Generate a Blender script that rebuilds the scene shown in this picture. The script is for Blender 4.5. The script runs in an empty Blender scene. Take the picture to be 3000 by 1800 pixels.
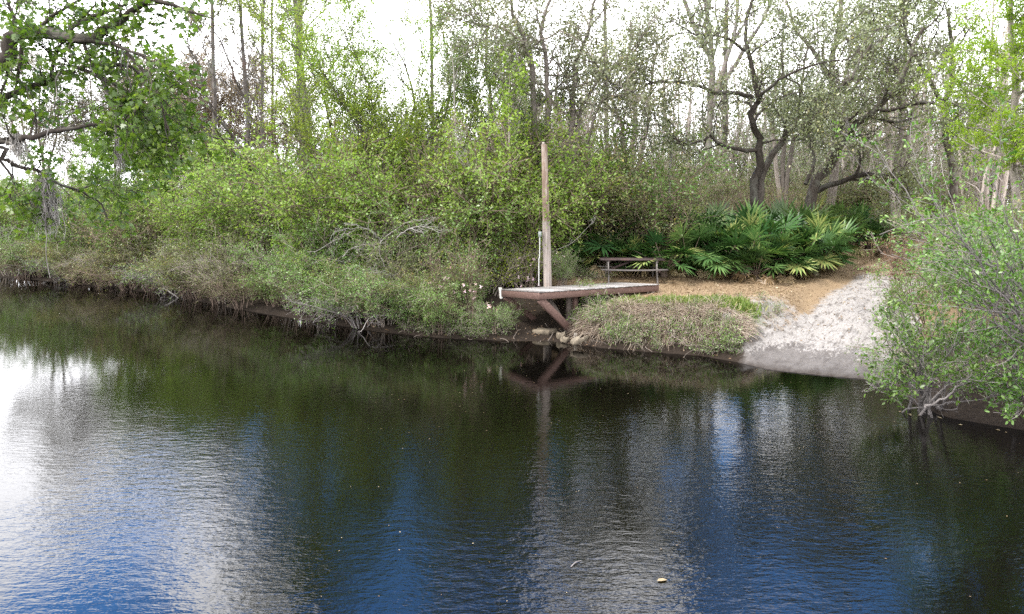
import bpy, math
import numpy as np
from mathutils import Vector
SC = bpy.context.scene
COL = SC.collection
# ------------------------------------------------------------------ camera geometry (photo is 3000 x 1800)
F = 2027.0
TH = math.atan(300 / F)
CH = 4.3
CT, ST = math.cos(TH), math.sin(TH)

def ray(u, v):
    xc = (u - 1500) / F
    yc = -(v - 900) / F
    return np.array([xc, CT + yc * ST, -ST + yc * CT])

def pt(u, v, y):
    d = ray(u, v)
    return np.array([0, 0, CH]) + d * (y / d[1])

def atz(u, v, z):
    d = ray(u, v)
    return np.array([0, 0, CH]) + d * ((z - CH) / d[2])

def nrm(a):
    return a / np.maximum(np.linalg.norm(a, axis=-1, keepdims=True), 1e-9)

def sstep(x, a, b):
    t = np.clip((x - a) / (b - a), 0, 1)
    return t * t * (3 - 2 * t)

# ------------------------------------------------------------------ mesh buffer
class MB:
    def __init__(s):
        s.V = []; s.F = []; s.R = []; s.M = []; s.n = 0

    def add(s, V, Fa, rnd=None, mi=0):
        V = np.asarray(V, float).reshape(-1, 3)
        Fa = np.asarray(Fa, int)
        if rnd is None:
            rnd = np.full(len(Fa), .5)
        s.V.append(V); s.F.append(Fa + s.n); s.R.append(np.asarray(rnd, float)); s.M.append(np.full(len(Fa), mi))
        s.n += len(V)

    def merge(s, o, scale=(1, 1, 1), rot=0., loc=(0, 0, 0), mi=None, dr=0.):
        c, sn = math.cos(rot), math.sin(rot)
        off = s.n
        for V, Fa, R, M, b in zip(o.V, o.F, o.R, o.M, np.cumsum([0] + [len(v) for v in o.V[:-1]])):
            W = V * np.array(scale)
            W = np.stack([W[:, 0] * c - W[:, 1] * sn, W[:, 0] * sn + W[:, 1] * c, W[:, 2]], 1) + np.array(loc)
            s.V.append(W); s.F.append(Fa + off); s.R.append(np.clip(R + dr, 0, 1)); s.M.append(M if mi is None else np.full(len(Fa), mi))
            s.n += len(V)

    def mesh(s, name, mats, smooth=False):
        me = bpy.data.meshes.new(name)
        V = np.concatenate(s.V)
        me.vertices.add(len(V))
        me.vertices.foreach_set('co', V.astype(np.float32).ravel())
        li = np.concatenate([f.ravel() for f in s.F])
        lt = np.concatenate([np.full(len(f), f.shape[1]) for f in s.F])
        me.loops.add(len(li))
        me.loops.foreach_set('vertex_index', li.astype(np.int32))
        me.polygons.add(len(lt))
        me.polygons.foreach_set('loop_start', (np.cumsum(lt) - lt).astype(np.int32))
        me.polygons.foreach_set('material_index', np.concatenate(s.M).astype(np.int32))
        if smooth:
            me.polygons.foreach_set('use_smooth', np.ones(len(lt), bool))
        me.update(calc_edges=True)
        a = me.attributes.new('rnd', 'FLOAT', 'FACE')
        a.data.foreach_set('value', np.concatenate(s.R).astype(np.float32))
        for m in (mats if isinstance(mats, (list, tuple)) else [mats]):
            me.materials.append(m)
        return me

def part(name, mb, mat, parent=None, smooth=False):
    me = mb if isinstance(mb, bpy.types.Mesh) else mb.mesh(name, mat, smooth)
    o = bpy.data.objects.new(name, me)
    COL.objects.link(o)
    if parent is not None:
        o.parent = parent
    return o

def tag(o, label=None, cat=None, group=None, kind=None):
    if label: o['label'] = label
    if cat: o['category'] = cat
    if group: o['group'] = group
    if kind: o['kind'] = kind
    return o

def thing(name, label, cat, loc=(0, 0, 0), group=None):
    o = bpy.data.objects.new(name, None)
    COL.objects.link(o)
    o.location = loc
    o.empty_display_size = .2
    return tag(o, label, cat, group)

def dup(root, loc, rotz=0., scale=(1, 1, 1), label=None, group=None):
    r = root.copy(); COL.objects.link(r)
    r.location = loc; r.rotation_euler = (0, 0, rotz); r.scale = scale
    if label: r['label'] = label
    if group: r['group'] = group
    for ch in list(root.children):
        c = ch.copy(); COL.objects.link(c); c.parent = r
    return r

# ------------------------------------------------------------------ geometry helpers
def tubes(mb, P, R, sides, rg=None, mi=0):
    P = np.asarray(P, float); R = np.asarray(R, float)
    B, N, _ = P.shape
    T = nrm(np.gradient(P, axis=1))
    ref = np.zeros((B, 3)); ref[np.arange(B), np.argmin(np.abs(T.mean(1)), axis=1)] = 1
    n1 = nrm(np.cross(T, ref[:, None, :])); n2 = np.cross(T, n1)
    a = np.arange(sides) * 2 * math.pi / sides
    V = P[:, :, None, :] + R[:, :, None, None] * (np.cos(a)[None, None, :, None] * n1[:, :, None, :] + np.sin(a)[None, None, :, None] * n2[:, :, None, :])
    i = np.arange(N - 1)[:, None]; j = np.arange(sides)[None, :]
    j2 = (j + 1) % sides
    q = np.stack([i * sides + j, i * sides + j2, (i + 1) * sides + j2, (i + 1) * sides + j], -1).reshape(-1, 4)
    Fa = (q[None] + (np.arange(B) * N * sides)[:, None, None]).reshape(-1, 4)
    r = (rg.random(B) if rg is not None else np.full(B, .5))
    mb.add(V.reshape(-1, 3), Fa, np.repeat(r, len(q)), mi)

def catmull(pts, n):
    p = np.asarray(pts, float)
    p = np.vstack([2 * p[0] - p[1], p, 2 * p[-1] - p[-2]])
    K = len(p) - 3
    x = np.linspace(0, K - 1e-6, n); i = x.astype(int); f = (x - i)[:, None]
    a, b, c, d = p[i], p[i + 1], p[i + 2], p[i + 3]
    return .5 * (2 * b + (c - a) * f + (2 * a - 5 * b + 4 * c - d) * f ** 2 + (-a + 3 * b - 3 * c + d) * f ** 3)

def grow(P, R, n, rg, t0=.3, t1=1., L=None, rel=.5, ang=(.5, 1.), up=.2, wig=.25, M=5, rs=.6, tip=.3, minr=.003, taper=.4, grav=0.):
    B, N = R.shape
    pi = np.repeat(np.arange(B), n); K = B * n
    t = t0 + (t1 - t0) * (np.tile(np.arange(n), B) + rg.random(K)) / n
    x = t * (N - 1); i = np.minimum(x.astype(int), N - 2); f = (x - i)[:, None]
    p = P[pi, i] * (1 - f) + P[pi, i + 1] * f
    T = nrm(P[pi, i + 1] - P[pi, i])
    r = R[pi, i] * (1 - f[:, 0]) + R[pi, i + 1] * f[:, 0]
    Lp = np.linalg.norm(np.diff(P, axis=1), axis=2).sum(1)[pi]
    q = rg.normal(size=(K, 3)); q = nrm(q - (q * T).sum(1, keepdims=True) * T)
    a = rg.uniform(ang[0], ang[1], K)[:, None]
    d = np.cos(a) * T + np.sin(a) * q; d[:, 2] += up; d = nrm(d)
    ln = (L if L else rel * Lp) * rg.uniform(.55, 1.3, K) * (1 - taper * t)
    pts = [p]
    for k in range(M - 1):
        d = d + wig * rg.normal(size=(K, 3)); d[:, 2] += grav; d = nrm(d)
        p = p + d * (ln / (M - 1))[:, None]
        pts.append(p)
    R2 = np.maximum((r * rs)[:, None] * np.linspace(1, tip, M)[None], minr)
    return np.stack(pts, 1), R2

LEAF = {
    'diamond': [(0, 0, 0), (.5, -.27, .06), (1, 0, -.04), (.5, .27, .06)],
    'narrow': [(0, 0, 0), (.45, -.13, .04), (1, 0, -.08), (.45, .13, .04)],
    'needle': [(0, 0, 0), (.4, -.06, .02), (1, 0, -.05), (.4, .06, .02)],
    'oval': [(0, 0, 0), (.28, -.22, .05), (.68, -.21, .04), (1, 0, -.08), (.68, .21, .04), (.28, .22, .05)],
    'lobed': [(0, 0, 0), (.02, -.30, .02), (.22, -.55, -.05), (.36, -.24, .03), (.66, -.42, -.05), (.62, -.14, .02), (1, 0, -.1),
              (.62, .14, .02), (.66, .42, -.05), (.36, .24, .03), (.22, .55, -.05), (.02, .30, .02)],
    'blade': [(0, -.03, 0), (.6, -.022, 0), (1, 0, -.1), (.6, .022, 0), (0, .03, 0)],
}

def put_leaves(mb, p, d, nv, size, shape, rnd, mi=0):
    tm = np.array(LEAF[shape]); k = len(tm)
    d = nrm(d); w = nrm(np.cross(nv, d)); nn = np.cross(d, w)
    V = p[:, None] + size[:, None, None] * (tm[None, :, 0, None] * d[:, None] + tm[None, :, 1, None] * w[:, None] + tm[None, :, 2, None] * nn[:, None])
    mb.add(V.reshape(-1, 3), np.arange(len(p) * k).reshape(-1, k), rnd, mi)

def leaves(mb, P, R, per, size, shape, rg, t0=.15, spread=.03, flat=.8, droop=-.1, along=.5, mi=0, keep=1.):
    B, N = R.shape
    pi = np.repeat(np.arange(B), per); K = B * per
    t = rg.uniform(t0, 1, K); x = t * (N - 1); i = np.minimum(x.astype(int), N - 2); f = (x - i)[:, None]
    p = P[pi, i] * (1 - f) + P[pi, i + 1] * f + rg.normal(size=(K, 3)) * spread
    T = nrm(P[pi, i + 1] - P[pi, i])
    d = along * T + .8 * rg.normal(size=(K, 3)) * .6; d[:, 2] += droop
    nv = rg.normal(size=(K, 3)) * .6; nv[:, 2] += flat
    # clumps: whole twigs share a tone
    rnd = np.clip(rg.random(B)[pi] * .55 + rg.random(K) * .45, 0, 1)
    if keep < 1:
        m = rg.random(K) < keep
        p, d, nv, rnd = p[m], d[m], nv[m], rnd[m]; K = m.sum()
    put_leaves(mb, p, d, nv, size * rg.uniform(.6, 1.25, K), shape, rnd, mi)

def obox(mb, o, a, b, c, rnd=.5, mi=0):
    """box from corner o with edge vectors a, b, c"""
    o, a, b, c = [np.asarray(q, float) for q in (o, a, b, c)]
    V = np.array([o, o + a, o + a + b, o + b, o + c, o + a + c, o + a + b + c, o + b + c])
    Fa = np.array([[0, 3, 2, 1], [4, 5, 6, 7], [0, 1, 5, 4], [1, 2, 6, 5], [2, 3, 7, 6], [3, 0, 4, 7]])
    mb.add(V, Fa, np.full(6, rnd), mi)

def bar(mb, A, B, w, h, up=(0, 0, 1), rnd=.5, mi=0, ch=.0):
    A = np.asarray(A, float); B = np.asarray(B, float)
    d = nrm(B - A); s = nrm(np.cross(d, np.asarray(up, float))); n = np.cross(s, d)
    obox(mb, A - s * w / 2 - n * h / 2, B - A, s * w, n * h, rnd, mi)

def bevel(o, w=.008, seg=2):
    m = o.modifiers.new('bevel', 'BEVEL'); m.width = w; m.segments = seg; m.limit_method = 'ANGLE'
    return o

# ------------------------------------------------------------------ materials
def newmat(name):
    m = bpy.data.materials.new(name); m.use_nodes = True
    nt = m.node_tree; nt.nodes.clear()
    out = nt.nodes.new('ShaderNodeOutputMaterial')
    return m, nt, out

def ramp(nt, stops, fac=None, interp='LINEAR'):
    r = nt.nodes.new('ShaderNodeValToRGB'); e = r.color_ramp.elements; r.color_ramp.interpolation = interp
    while len(e) < len(stops): e.new(.5)
    for k, (p, c) in enumerate(stops):
        e[k].position = p; e[k].color = tuple(c) + (1,) if len(c) == 3 else c
    if fac is not None: nt.links.new(fac, r.inputs[0])
    return r

def noise(nt, vec, scale, detail=3, rough=.55):
    n = nt.nodes.new('ShaderNodeTexNoise'); n.inputs['Scale'].default_value = scale
    n.inputs['Detail'].default_value = detail; n.inputs['Roughness'].default_value = rough
    if vec is not None: nt.links.new(vec, n.inputs['Vector'])
    return n

def mapped(nt, src, scale=(1, 1, 1)):
    m = nt.nodes.new('ShaderNodeMapping'); m.inputs['Scale'].default_value = scale
    nt.links.new(src, m.inputs['Vector']); return m.outputs[0]

def math_(nt, op, a, b=None, clamp=False):
    n = nt.nodes.new('ShaderNodeMath'); n.operation = op; n.use_clamp = clamp
    for k, x in enumerate((a, b)):
        if x is None: continue
        if isinstance(x, (int, float)): n.inputs[k].default_value = x
        else: nt.links.new(x, n.inputs[k])
    return n.outputs[0]

def mixc(nt, fac, a, b, mode='MIX'):
    n = nt.nodes.new('ShaderNodeMix'); n.data_type = 'RGBA'; n.blend_type = mode
    for idx, x in ((0, fac), (6, a), (7, b)):
        if isinstance(x, (int, float)): n.inputs[idx].default_value = x
        elif isinstance(x, tuple): n.inputs[idx].default_value = x + (1,) if len(x) == 3 else x
        else: nt.links.new(x, n.inputs[idx])
    return n.outputs[2]

def attr(nt, name):
    a = nt.nodes.new('ShaderNodeAttribute'); a.attribute_name = name; return a.outputs['Fac']

def leafmat(name, stops, trans=.4, gloss=.05, rough=.4):
    m, nt, out = newmat(name)
    rn = attr(nt, 'rnd')
    oi = nt.nodes.new('ShaderNodeObjectInfo')
    c = ramp(nt, stops, rn).outputs[0]
    hs = nt.nodes.new('ShaderNodeHueSaturation'); nt.links.new(c, hs.inputs['Color'])
    nt.links.new(math_(nt, 'MULTIPLY_ADD', oi.outputs['Random'], .03), hs.inputs['Hue'])
    hs.inputs['Hue'].default_value = .5
    h = math_(nt, 'MULTIPLY', oi.outputs['Random'], .03); h = math_(nt, 'ADD', h, .485); nt.links.new(h, hs.inputs['Hue'])
    v = math_(nt, 'MULTIPLY', oi.outputs['Random'], .3); v = math_(nt, 'ADD', v, .85); nt.links.new(v, hs.inputs['Value'])
    df = nt.nodes.new('ShaderNodeBsdfDiffuse'); tr = nt.nodes.new('ShaderNodeBsdfTranslucent')
    nt.links.new(hs.outputs[0], df.inputs[0])
    tc = mixc(nt, 1., hs.outputs[0], (1.0, 1.05, .6), 'MULTIPLY'); nt.links.new(tc, tr.inputs[0])
    mx = nt.nodes.new('ShaderNodeMixShader'); mx.inputs[0].default_value = trans
    nt.links.new(df.outputs[0], mx.inputs[1]); nt.links.new(tr.outputs[0], mx.inputs[2])
    gl = nt.nodes.new('ShaderNodeBsdfGlossy'); gl.inputs['Roughness'].default_value = rough
    m2 = nt.nodes.new('ShaderNodeMixShader'); m2.inputs[0].default_value = gloss
    nt.links.new(mx.outputs[0], m2.inputs[1]); nt.links.new(gl.outputs[0], m2.inputs[2])
    nt.links.new(m2.outputs[0], out.inputs[0])
    return m

def barkmat(name, dark, light, scale=9., lichen=None, bump=.6):
    m, nt, out = newmat(name)
    tc = nt.nodes.new('ShaderNodeTexCoord').outputs['Object']
    n1 = noise(nt, mapped(nt, tc, (1, 1, .22)), scale * 2.2, 5, .65)
    n2 = noise(nt, tc, scale * .3, 3)
    c = ramp(nt, [(.3, dark), (.72, light)], n1.outputs[0]).outputs[0]
    if lichen:
        lf = ramp(nt, [(.5, (0, 0, 0)), (.62, (1, 1, 1))], n2.outputs[0]).outputs[0]
        c = mixc(nt, math_(nt, 'MULTIPLY', lf, .8), c, lichen)
    v = math_(nt, 'MULTIPLY_ADD', attr(nt, 'rnd'), .7)
    v = math_(nt, 'ADD', math_(nt, 'MULTIPLY', attr(nt, 'rnd'), .7), .65)
    hs = nt.nodes.new('ShaderNodeHueSaturation'); nt.links.new(c, hs.inputs['Color']); nt.links.new(v, hs.inputs['Value'])
    b = nt.nodes.new('ShaderNodeBsdfPrincipled'); b.inputs['Roughness'].default_value = .9
    b.inputs['Specular IOR Level'].default_value = .2
    nt.links.new(hs.outputs[0], b.inputs['Base Color'])
    bp = nt.nodes.new('ShaderNodeBump'); bp.inputs['Strength'].default_value = bump; bp.inputs['Distance'].default_value = .03
    nt.links.new(n1.outputs[0], bp.inputs['Height']); nt.links.new(bp.outputs[0], b.inputs['Normal'])
    nt.links.new(b.outputs[0], out.inputs[0])
    return m

def woodmat(name, dark, light, stretch=(1, 1, 1), scale=14., rough=.8, worn=None, wornr=(.5, .62)):
    m, nt, out = newmat(name)
    tc = nt.nodes.new('ShaderNodeTexCoord').outputs['Object']
    n1 = noise(nt, mapped(nt, tc, stretch), scale, 6, .7)
    n2 = noise(nt, tc, 2.3, 4)
    f = math_(nt, 'ADD', math_(nt, 'MULTIPLY', n1.outputs[0], .8), math_(nt, 'MULTIPLY', attr(nt, 'rnd'), .3))
    c = ramp(nt, [(.35, dark), (.78, light)], f).outputs[0]
    if worn:
        wf = ramp(nt, [(wornr[0], (0, 0, 0)), (wornr[1], (1, 1, 1))], math_(nt, 'ADD', math_(nt, 'MULTIPLY', n1.outputs[0], .5), math_(nt, 'MULTIPLY', n2.outputs[0], .5))).outputs[0]
        c = mixc(nt, wf, c, worn)
    b = nt.nodes.new('ShaderNodeBsdfPrincipled'); b.inputs['Roughness'].default_value = rough
    b.inputs['Specular IOR Level'].default_value = .25
    nt.links.new(c, b.inputs['Base Color'])
    bp = nt.nodes.new('ShaderNodeBump'); bp.inputs['Strength'].default_value = .5; bp.inputs['Distance'].default_value = .01
    nt.links.new(n1.outputs[0], bp.inputs['Height']); nt.links.new(bp.outputs[0], b.inputs['Normal'])
    nt.links.new(b.outputs[0], out.inputs[0])
    return m

def plain(name, col, rough=.5, var=.25, scale=12.):
    m, nt, out = newmat(name)
    tc = nt.nodes.new('ShaderNodeTexCoord').outputs['Object']
    n = noise(nt, tc, scale, 5)
    c = ramp(nt, [(.3, tuple(x * (1 - var) for x in col)), (.7, tuple(min(1, x * (1 + var)) for x in col))], n.outputs[0]).outputs[0]
    b = nt.nodes.new('ShaderNodeBsdfPrincipled'); b.inputs['Roughness'].default_value = rough
    nt.links.new(c, b.inputs['Base Color'])
    bp = nt.nodes.new('ShaderNodeBump'); bp.inputs['Strength'].default_value = .4; bp.inputs['Distance'].default_value = .01
    nt.links.new(n.outputs[0], bp.inputs['Height']); nt.links.new(bp.outputs[0], b.inputs['Normal'])
    nt.links.new(b.outputs[0], out.inputs[0])
    return m

L_OAK = leafmat('oak_leaf', [(0, (.10, .125, .06)), (.45, (.19, .215, .11)), (.82, (.32, .34, .20)), (.93, (.36, .32, .12)), (1, (.42, .29, .10))], .4, .08, .35)
L_OAKG = leafmat('oak_leaf_green', [(0, (.09, .14, .05)), (.5, (.18, .235, .09)), (1, (.31, .36, .17))], .4, .08, .35)
L_YEL = leafmat('willow_leaf', [(0, (.13, .20, .025)), (.5, (.24, .33, .04)), (1, (.38, .42, .07))], .5, .03)
L_BRI = leafmat('sweetgum_leaf', [(0, (.13, .19, .02)), (.6, (.23, .32, .035)), (1, (.34, .42, .07))], .4, .04)
L_LIME = leafmat('cypress_leaf', [(0, (.16, .30, .02)), (.6, (.28, .46, .04)), (1, (.42, .58, .07))], .5, .02)
L_SHR = leafmat('shrub_leaf', [(0, (.08, .15, .035)), (.5, (.15, .26, .06)), (.9, (.22, .34, .085)), (1, (.30, .34, .07))], .42, .05)
L_SHD = leafmat('shrub_leaf_olive', [(0, (.09, .12, .04)), (.5, (.18, .22, .08)), (.85, (.24, .27, .09)), (1, (.36, .29, .08))], .4, .04)
L_FEA = leafmat('feather_leaf', [(0, (.12, .20, .03)), (.5, (.2, .32, .06)), (1, (.32, .42, .1))], .5, .03)
L_BAY = leafmat('bay_leaf', [(0, (.05, .12, .018)), (.5, (.10, .215, .03)), (.88, (.19, .34, .06)), (1, (.30, .42, .14))], .4, .05, .4)
L_MAP = leafmat('maple_leaf', [(0, (.05, .12, .015)), (.5, (.11, .22, .03)), (1, (.22, .34, .05))], .5, .04)
L_PAL = leafmat('palmetto_leaf', [(0, (.025, .062, .018)), (.5, (.065, .135, .036)), (.85, (.14, .225, .065)), (1, (.36, .38, .13))], .22, .045, .4)
L_PALD = leafmat('dead_frond', [(0, (.24, .17, .08)), (.5, (.42, .32, .19)), (1, (.55, .45, .32))], .3, .03)
L_DRY = leafmat('dry_grass', [(0, (.15, .115, .085)), (.5, (.44, .355, .275)), (1, (.68, .59, .48))], .25, .02)
L_GRS = leafmat('fresh_grass', [(0, (.13, .20, .045)), (.6, (.21, .30, .08)), (1, (.40, .38, .17))], .4, .03)
L_LIT = leafmat('litter_leaf', [(0, (.12, .075, .045)), (.5, (.25, .175, .105)), (1, (.40, .33, .21))], .15, .03)
L_BRN = leafmat('dead_leaf', [(0, (.12, .06, .035)), (.6, (.22, .12, .08)), (1, (.32, .2, .12))], .3, .02)
L_PNK = leafmat('petal', [(0, (.75, .45, .6)), (1, (.9, .78, .82))], .4, .02)
L_ORG = leafmat('bud', [(0, (.22, .14, .07)), (.6, (.32, .23, .12)), (1, (.38, .32, .13))], .4, .02)
B_DARK = barkmat('oak_bark', (.03, .024, .02), (.11, .092, .078), 6, (.14, .135, .115))
B_GREY = barkmat('grey_bark', (.16, .135, .115), (.34, .30, .27), 9)
B_BARE = barkmat('tall_trunk_bark', (.09, .075, .068), (.23, .20, .185), 5, (.22, .22, .2))
B_PALE = barkmat('pale_bark', (.25, .23, .2), (.5, .47, .43), 12, (.2, .19, .17))
B_TWIG = barkmat('twig_bark', (.17, .14, .115), (.36, .31, .27), 12, None, .2)
B_BONE = barkmat('weathered_branch', (.12, .105, .10), (.30, .275, .265), 12, None, .2)
B_BRN = barkmat('brown_twig', (.13, .095, .075), (.25, .19, .15), 12, None, .2)
B_FAR = barkmat('hazed_far_bark', (.26, .225, .20), (.48, .43, .39), 9, None, .2)  # bark colour paled to stand in for haze over the distant stems
B_DEAD = barkmat('bleached_branch', (.18, .165, .155), (.40, .375, .36), 12, None, .2)
B_MOSS = barkmat('moss_strand', (.3, .28, .26), (.52, .49, .46), 12, None, .1)

# ------------------------------------------------------------------ terrain
shore_px = [(-900, 760), (-400, 786), (-150, 800), (0, 812), (250, 836), (480, 862), (700, 908), (900, 940), (1100, 972), (1300, 992), (1500, 1000), (1600, 1000),
            (1690, 1012), (1760, 1020), (1900, 1032), (2050, 1043), (2150, 1060), (2250, 1084), (2400, 1100), (2530, 1112), (2620, 1140), (2680, 1190), (2780, 1225), (3000, 1262), (3300, 1340)]
SH = np.array([atz(u, v, 0)[:2] for u, v in shore_px])
SH = np.vstack([[-300, 130], [-110, 70], SH, [16, 4], [30, -6], [120, -40]])
POLY = np.vstack([SH, [600, -40], [600, 700], [-600, 700], [-600, 130]])
LB = np.array([-25., 4.]); LBR = 12.5     # a bit of the near bank, left of the frame

def sdist(x, y):
    x = np.asarray(x, float); y = np.asarray(y, float); shp = x.shape
    p = np.stack([x.ravel(), y.ravel()], 1)
    best = np.full(len(p), 1e9)
    for a, b in zip(SH[:-1], SH[1:]):
        ab = b - a; t = np.clip(((p - a) @ ab) / (ab @ ab), 0, 1)
        best = np.minimum(best, np.linalg.norm(p - a - t[:, None] * ab, axis=1))
    ins = np.zeros(len(p), bool); Q = np.roll(POLY, -1, 0)
    for a, b in zip(POLY, Q):
        c = (a[1] > p[:, 1]) != (b[1] > p[:, 1])
        if abs(b[1] - a[1]) > 1e-9:
            ins ^= c & (p[:, 0] < (b[0] - a[0]) * (p[:, 1] - a[1]) / (b[1] - a[1]) + a[0])
    s = np.where(ins, best, -best)
    s2 = LBR - np.hypot(p[:, 0] - LB[0], p[:, 1] - LB[1])
    return np.maximum(s, s2).reshape(shp)

RA = np.array([7.3, 16.6]); RD = nrm(np.array([8.7, 13.3])); RN = np.array([RD[1], -RD[0]])

def bumps(x, y, k, s):
    return (np.sin(x * k + 1.3 * np.sin(y * k * .7 + s)) * np.cos(y * k * 1.13 + 1.1 * np.sin(x * k * .8 - s)))

def height(x, y):
    x = np.asarray(x, float); y = np.asarray(y, float)
    s = sdist(x, y)
    right = sstep(x, -3., 1.5)
    pr = 1.27 - .27 * np.exp(-((x - 3.1) / 2.0) ** 2 - ((y - 22.6) / 1.7) ** 2) + 1.2 * sstep(y, 24, 37) + .5 * sstep(y, 37, 60)
    pl = .45 + 1.3 * np.clip(s / 12, 0, 1) + .6 * np.clip((s - 12) / 30, 0, 1)
    plate = pl + (pr - pl) * right
    br = np.interp(s, [0, .15, .5, 1.0, 1.5, 1.9, 3.2, 3.8, 60], [0, .08, .36, .80, 1.07, 1.17, 1.30, 1.5, 8])
    hol = np.exp(-((x - 1.0) / 1.35) ** 4) * (y > 15)
    br = br + hol * (np.interp(s, [0, .9, 1.8, 2.6, 3.4, 60], [0, .10, .32, .75, 1.3, 8]) - br)
    bl = np.interp(s, [0, .25, .8, 3, 60], [0, .10, .25, .6, 8])
    h = np.minimum(plate, bl + (br - bl) * right)
    h = h + .03 * bumps(x, y, 1.7, .4) * np.clip(s, 0, 1) + .012 * bumps(x, y, 5.1, 2.) * np.clip(s, 0, 1)
    q = (x - RA[0]) * RD[0] + (y - RA[1]) * RD[1]
    lat = (x - RA[0]) * RN[0] + (y - RA[1]) * RN[1] + .25 * np.sin(q * .9)
    rz = np.interp(q, [-3, 0, 2, 4, 7, 11, 15, 20, 30], [-.6, .0, .12, .36, .85, 1.3, 1.62, 2.0, 2.6])
    side = np.where(lat < 0, np.maximum(-lat - 1.35, 0) * .62, np.maximum(lat - 1.4, 0) * .4)
    ruts = -.09 * sstep(q, 1.5, 4.) * np.exp(-((np.abs(lat + .1) - .75) / .28) ** 2) + .03 * bumps(x, y, 3.3, 1.) + .015 * bumps(x, y, 9., 3.)
    hr = rz + side + ruts * np.clip(s, 0, 1)
    h = np.where((q > -1) & (s > 0), np.minimum(h, np.maximum(hr, .02 * np.clip(s, 0, 1))), h)
    return np.where(s > 0, h, np.maximum(-.04 - .28 * (-s), -1.6))

def hz(x, y):
    return float(height(np.array([x]), np.array([y]))[0])

def ground(u, v):
    """where the line of sight through (u, v) meets the land"""
    d = ray(u, v); ts = np.linspace(9, 80, 1500) / d[1]
    P = np.array([0, 0, CH]) + ts[:, None] * d
    h = height(P[:, 0], P[:, 1])
    k = np.argmax(P[:, 2] < h)
    return P[k] if P[k, 2] < h[k] else P[-1]

def base(u, y):
    """ground point under picture column u at distance y"""
    zc = y * CT + 3.0 * ST
    x = (u - 1500) / F * zc
    return np.array([x, y, hz(x, y)])

def axis(lo, hi, step, far, g=1.25):
    a = list(np.arange(lo, hi, step)); s = step; x = a[-1]
    while x < far: s *= g; x += s; a.append(x)
    s = step; x = lo; left = []
    while x > -far: s *= g; x -= s; left.append(x)
    return np.array(left[::-1] + a)

gx = axis(-9, 17, .15, 420); gy = axis(11.5, 33, .13, 420)
X, Y = np.meshgrid(gx, gy)
Z = height(X, Y)
S = sdist(X, Y)
nx, ny = len(gx), len(gy)
q = (X - RA[0]) * RD[0] + (Y - RA[1]) * RD[1]
lat = (X - RA[0]) * RN[0] + (Y - RA[1]) * RN[1] + .25 * np.sin(q * .9)
LW = 1.75 - .85 * sstep(q, 4.5, 8.5)
sand = sstep(-lat - LW, .4, -.45) * sstep(lat, 2.2, 1.5) * sstep(q, -2, -.5) * sstep(q, 15.5, 12.)
erode = sstep(-lat, 4.6, 2.2) * sstep(lat, .5, -.5) * sstep(q, 1., 3.) * sstep(q, 7.5, 5.)
sand = np.maximum(sand, erode * .62)
topedge = np.exp(-((S - 1.75) / .25) ** 2) * sstep(X, 6.3, 7.3) * sstep(X, 9.2, 8.4)
sand = np.maximum(sand, topedge * .75)
wet = sstep(Z, .10, .01)
damp = sstep(Z, .42, .06) * sstep(X, 3, 5)
plateau = sstep(S, 2.5, 3.1) * sstep(X, .5, 2.5) * sstep(Y, 16, 19)
grass = np.exp(-((S - 2.3) / .6) ** 2) * sstep(X, 2., 4.) * sstep(lat, -1.5, -2.2) * sstep(Y, 17, 19)
g = MB()
i = np.arange(ny - 1)[:, None]; j = np.arange(nx - 1)[None, :]
g.add(np.stack([X, Y, Z], -1).reshape(-1, 3), np.stack([i * nx + j, i * nx + j + 1, (i + 1) * nx + j + 1, (i + 1) * nx + j], -1).reshape(-1, 4))

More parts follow.
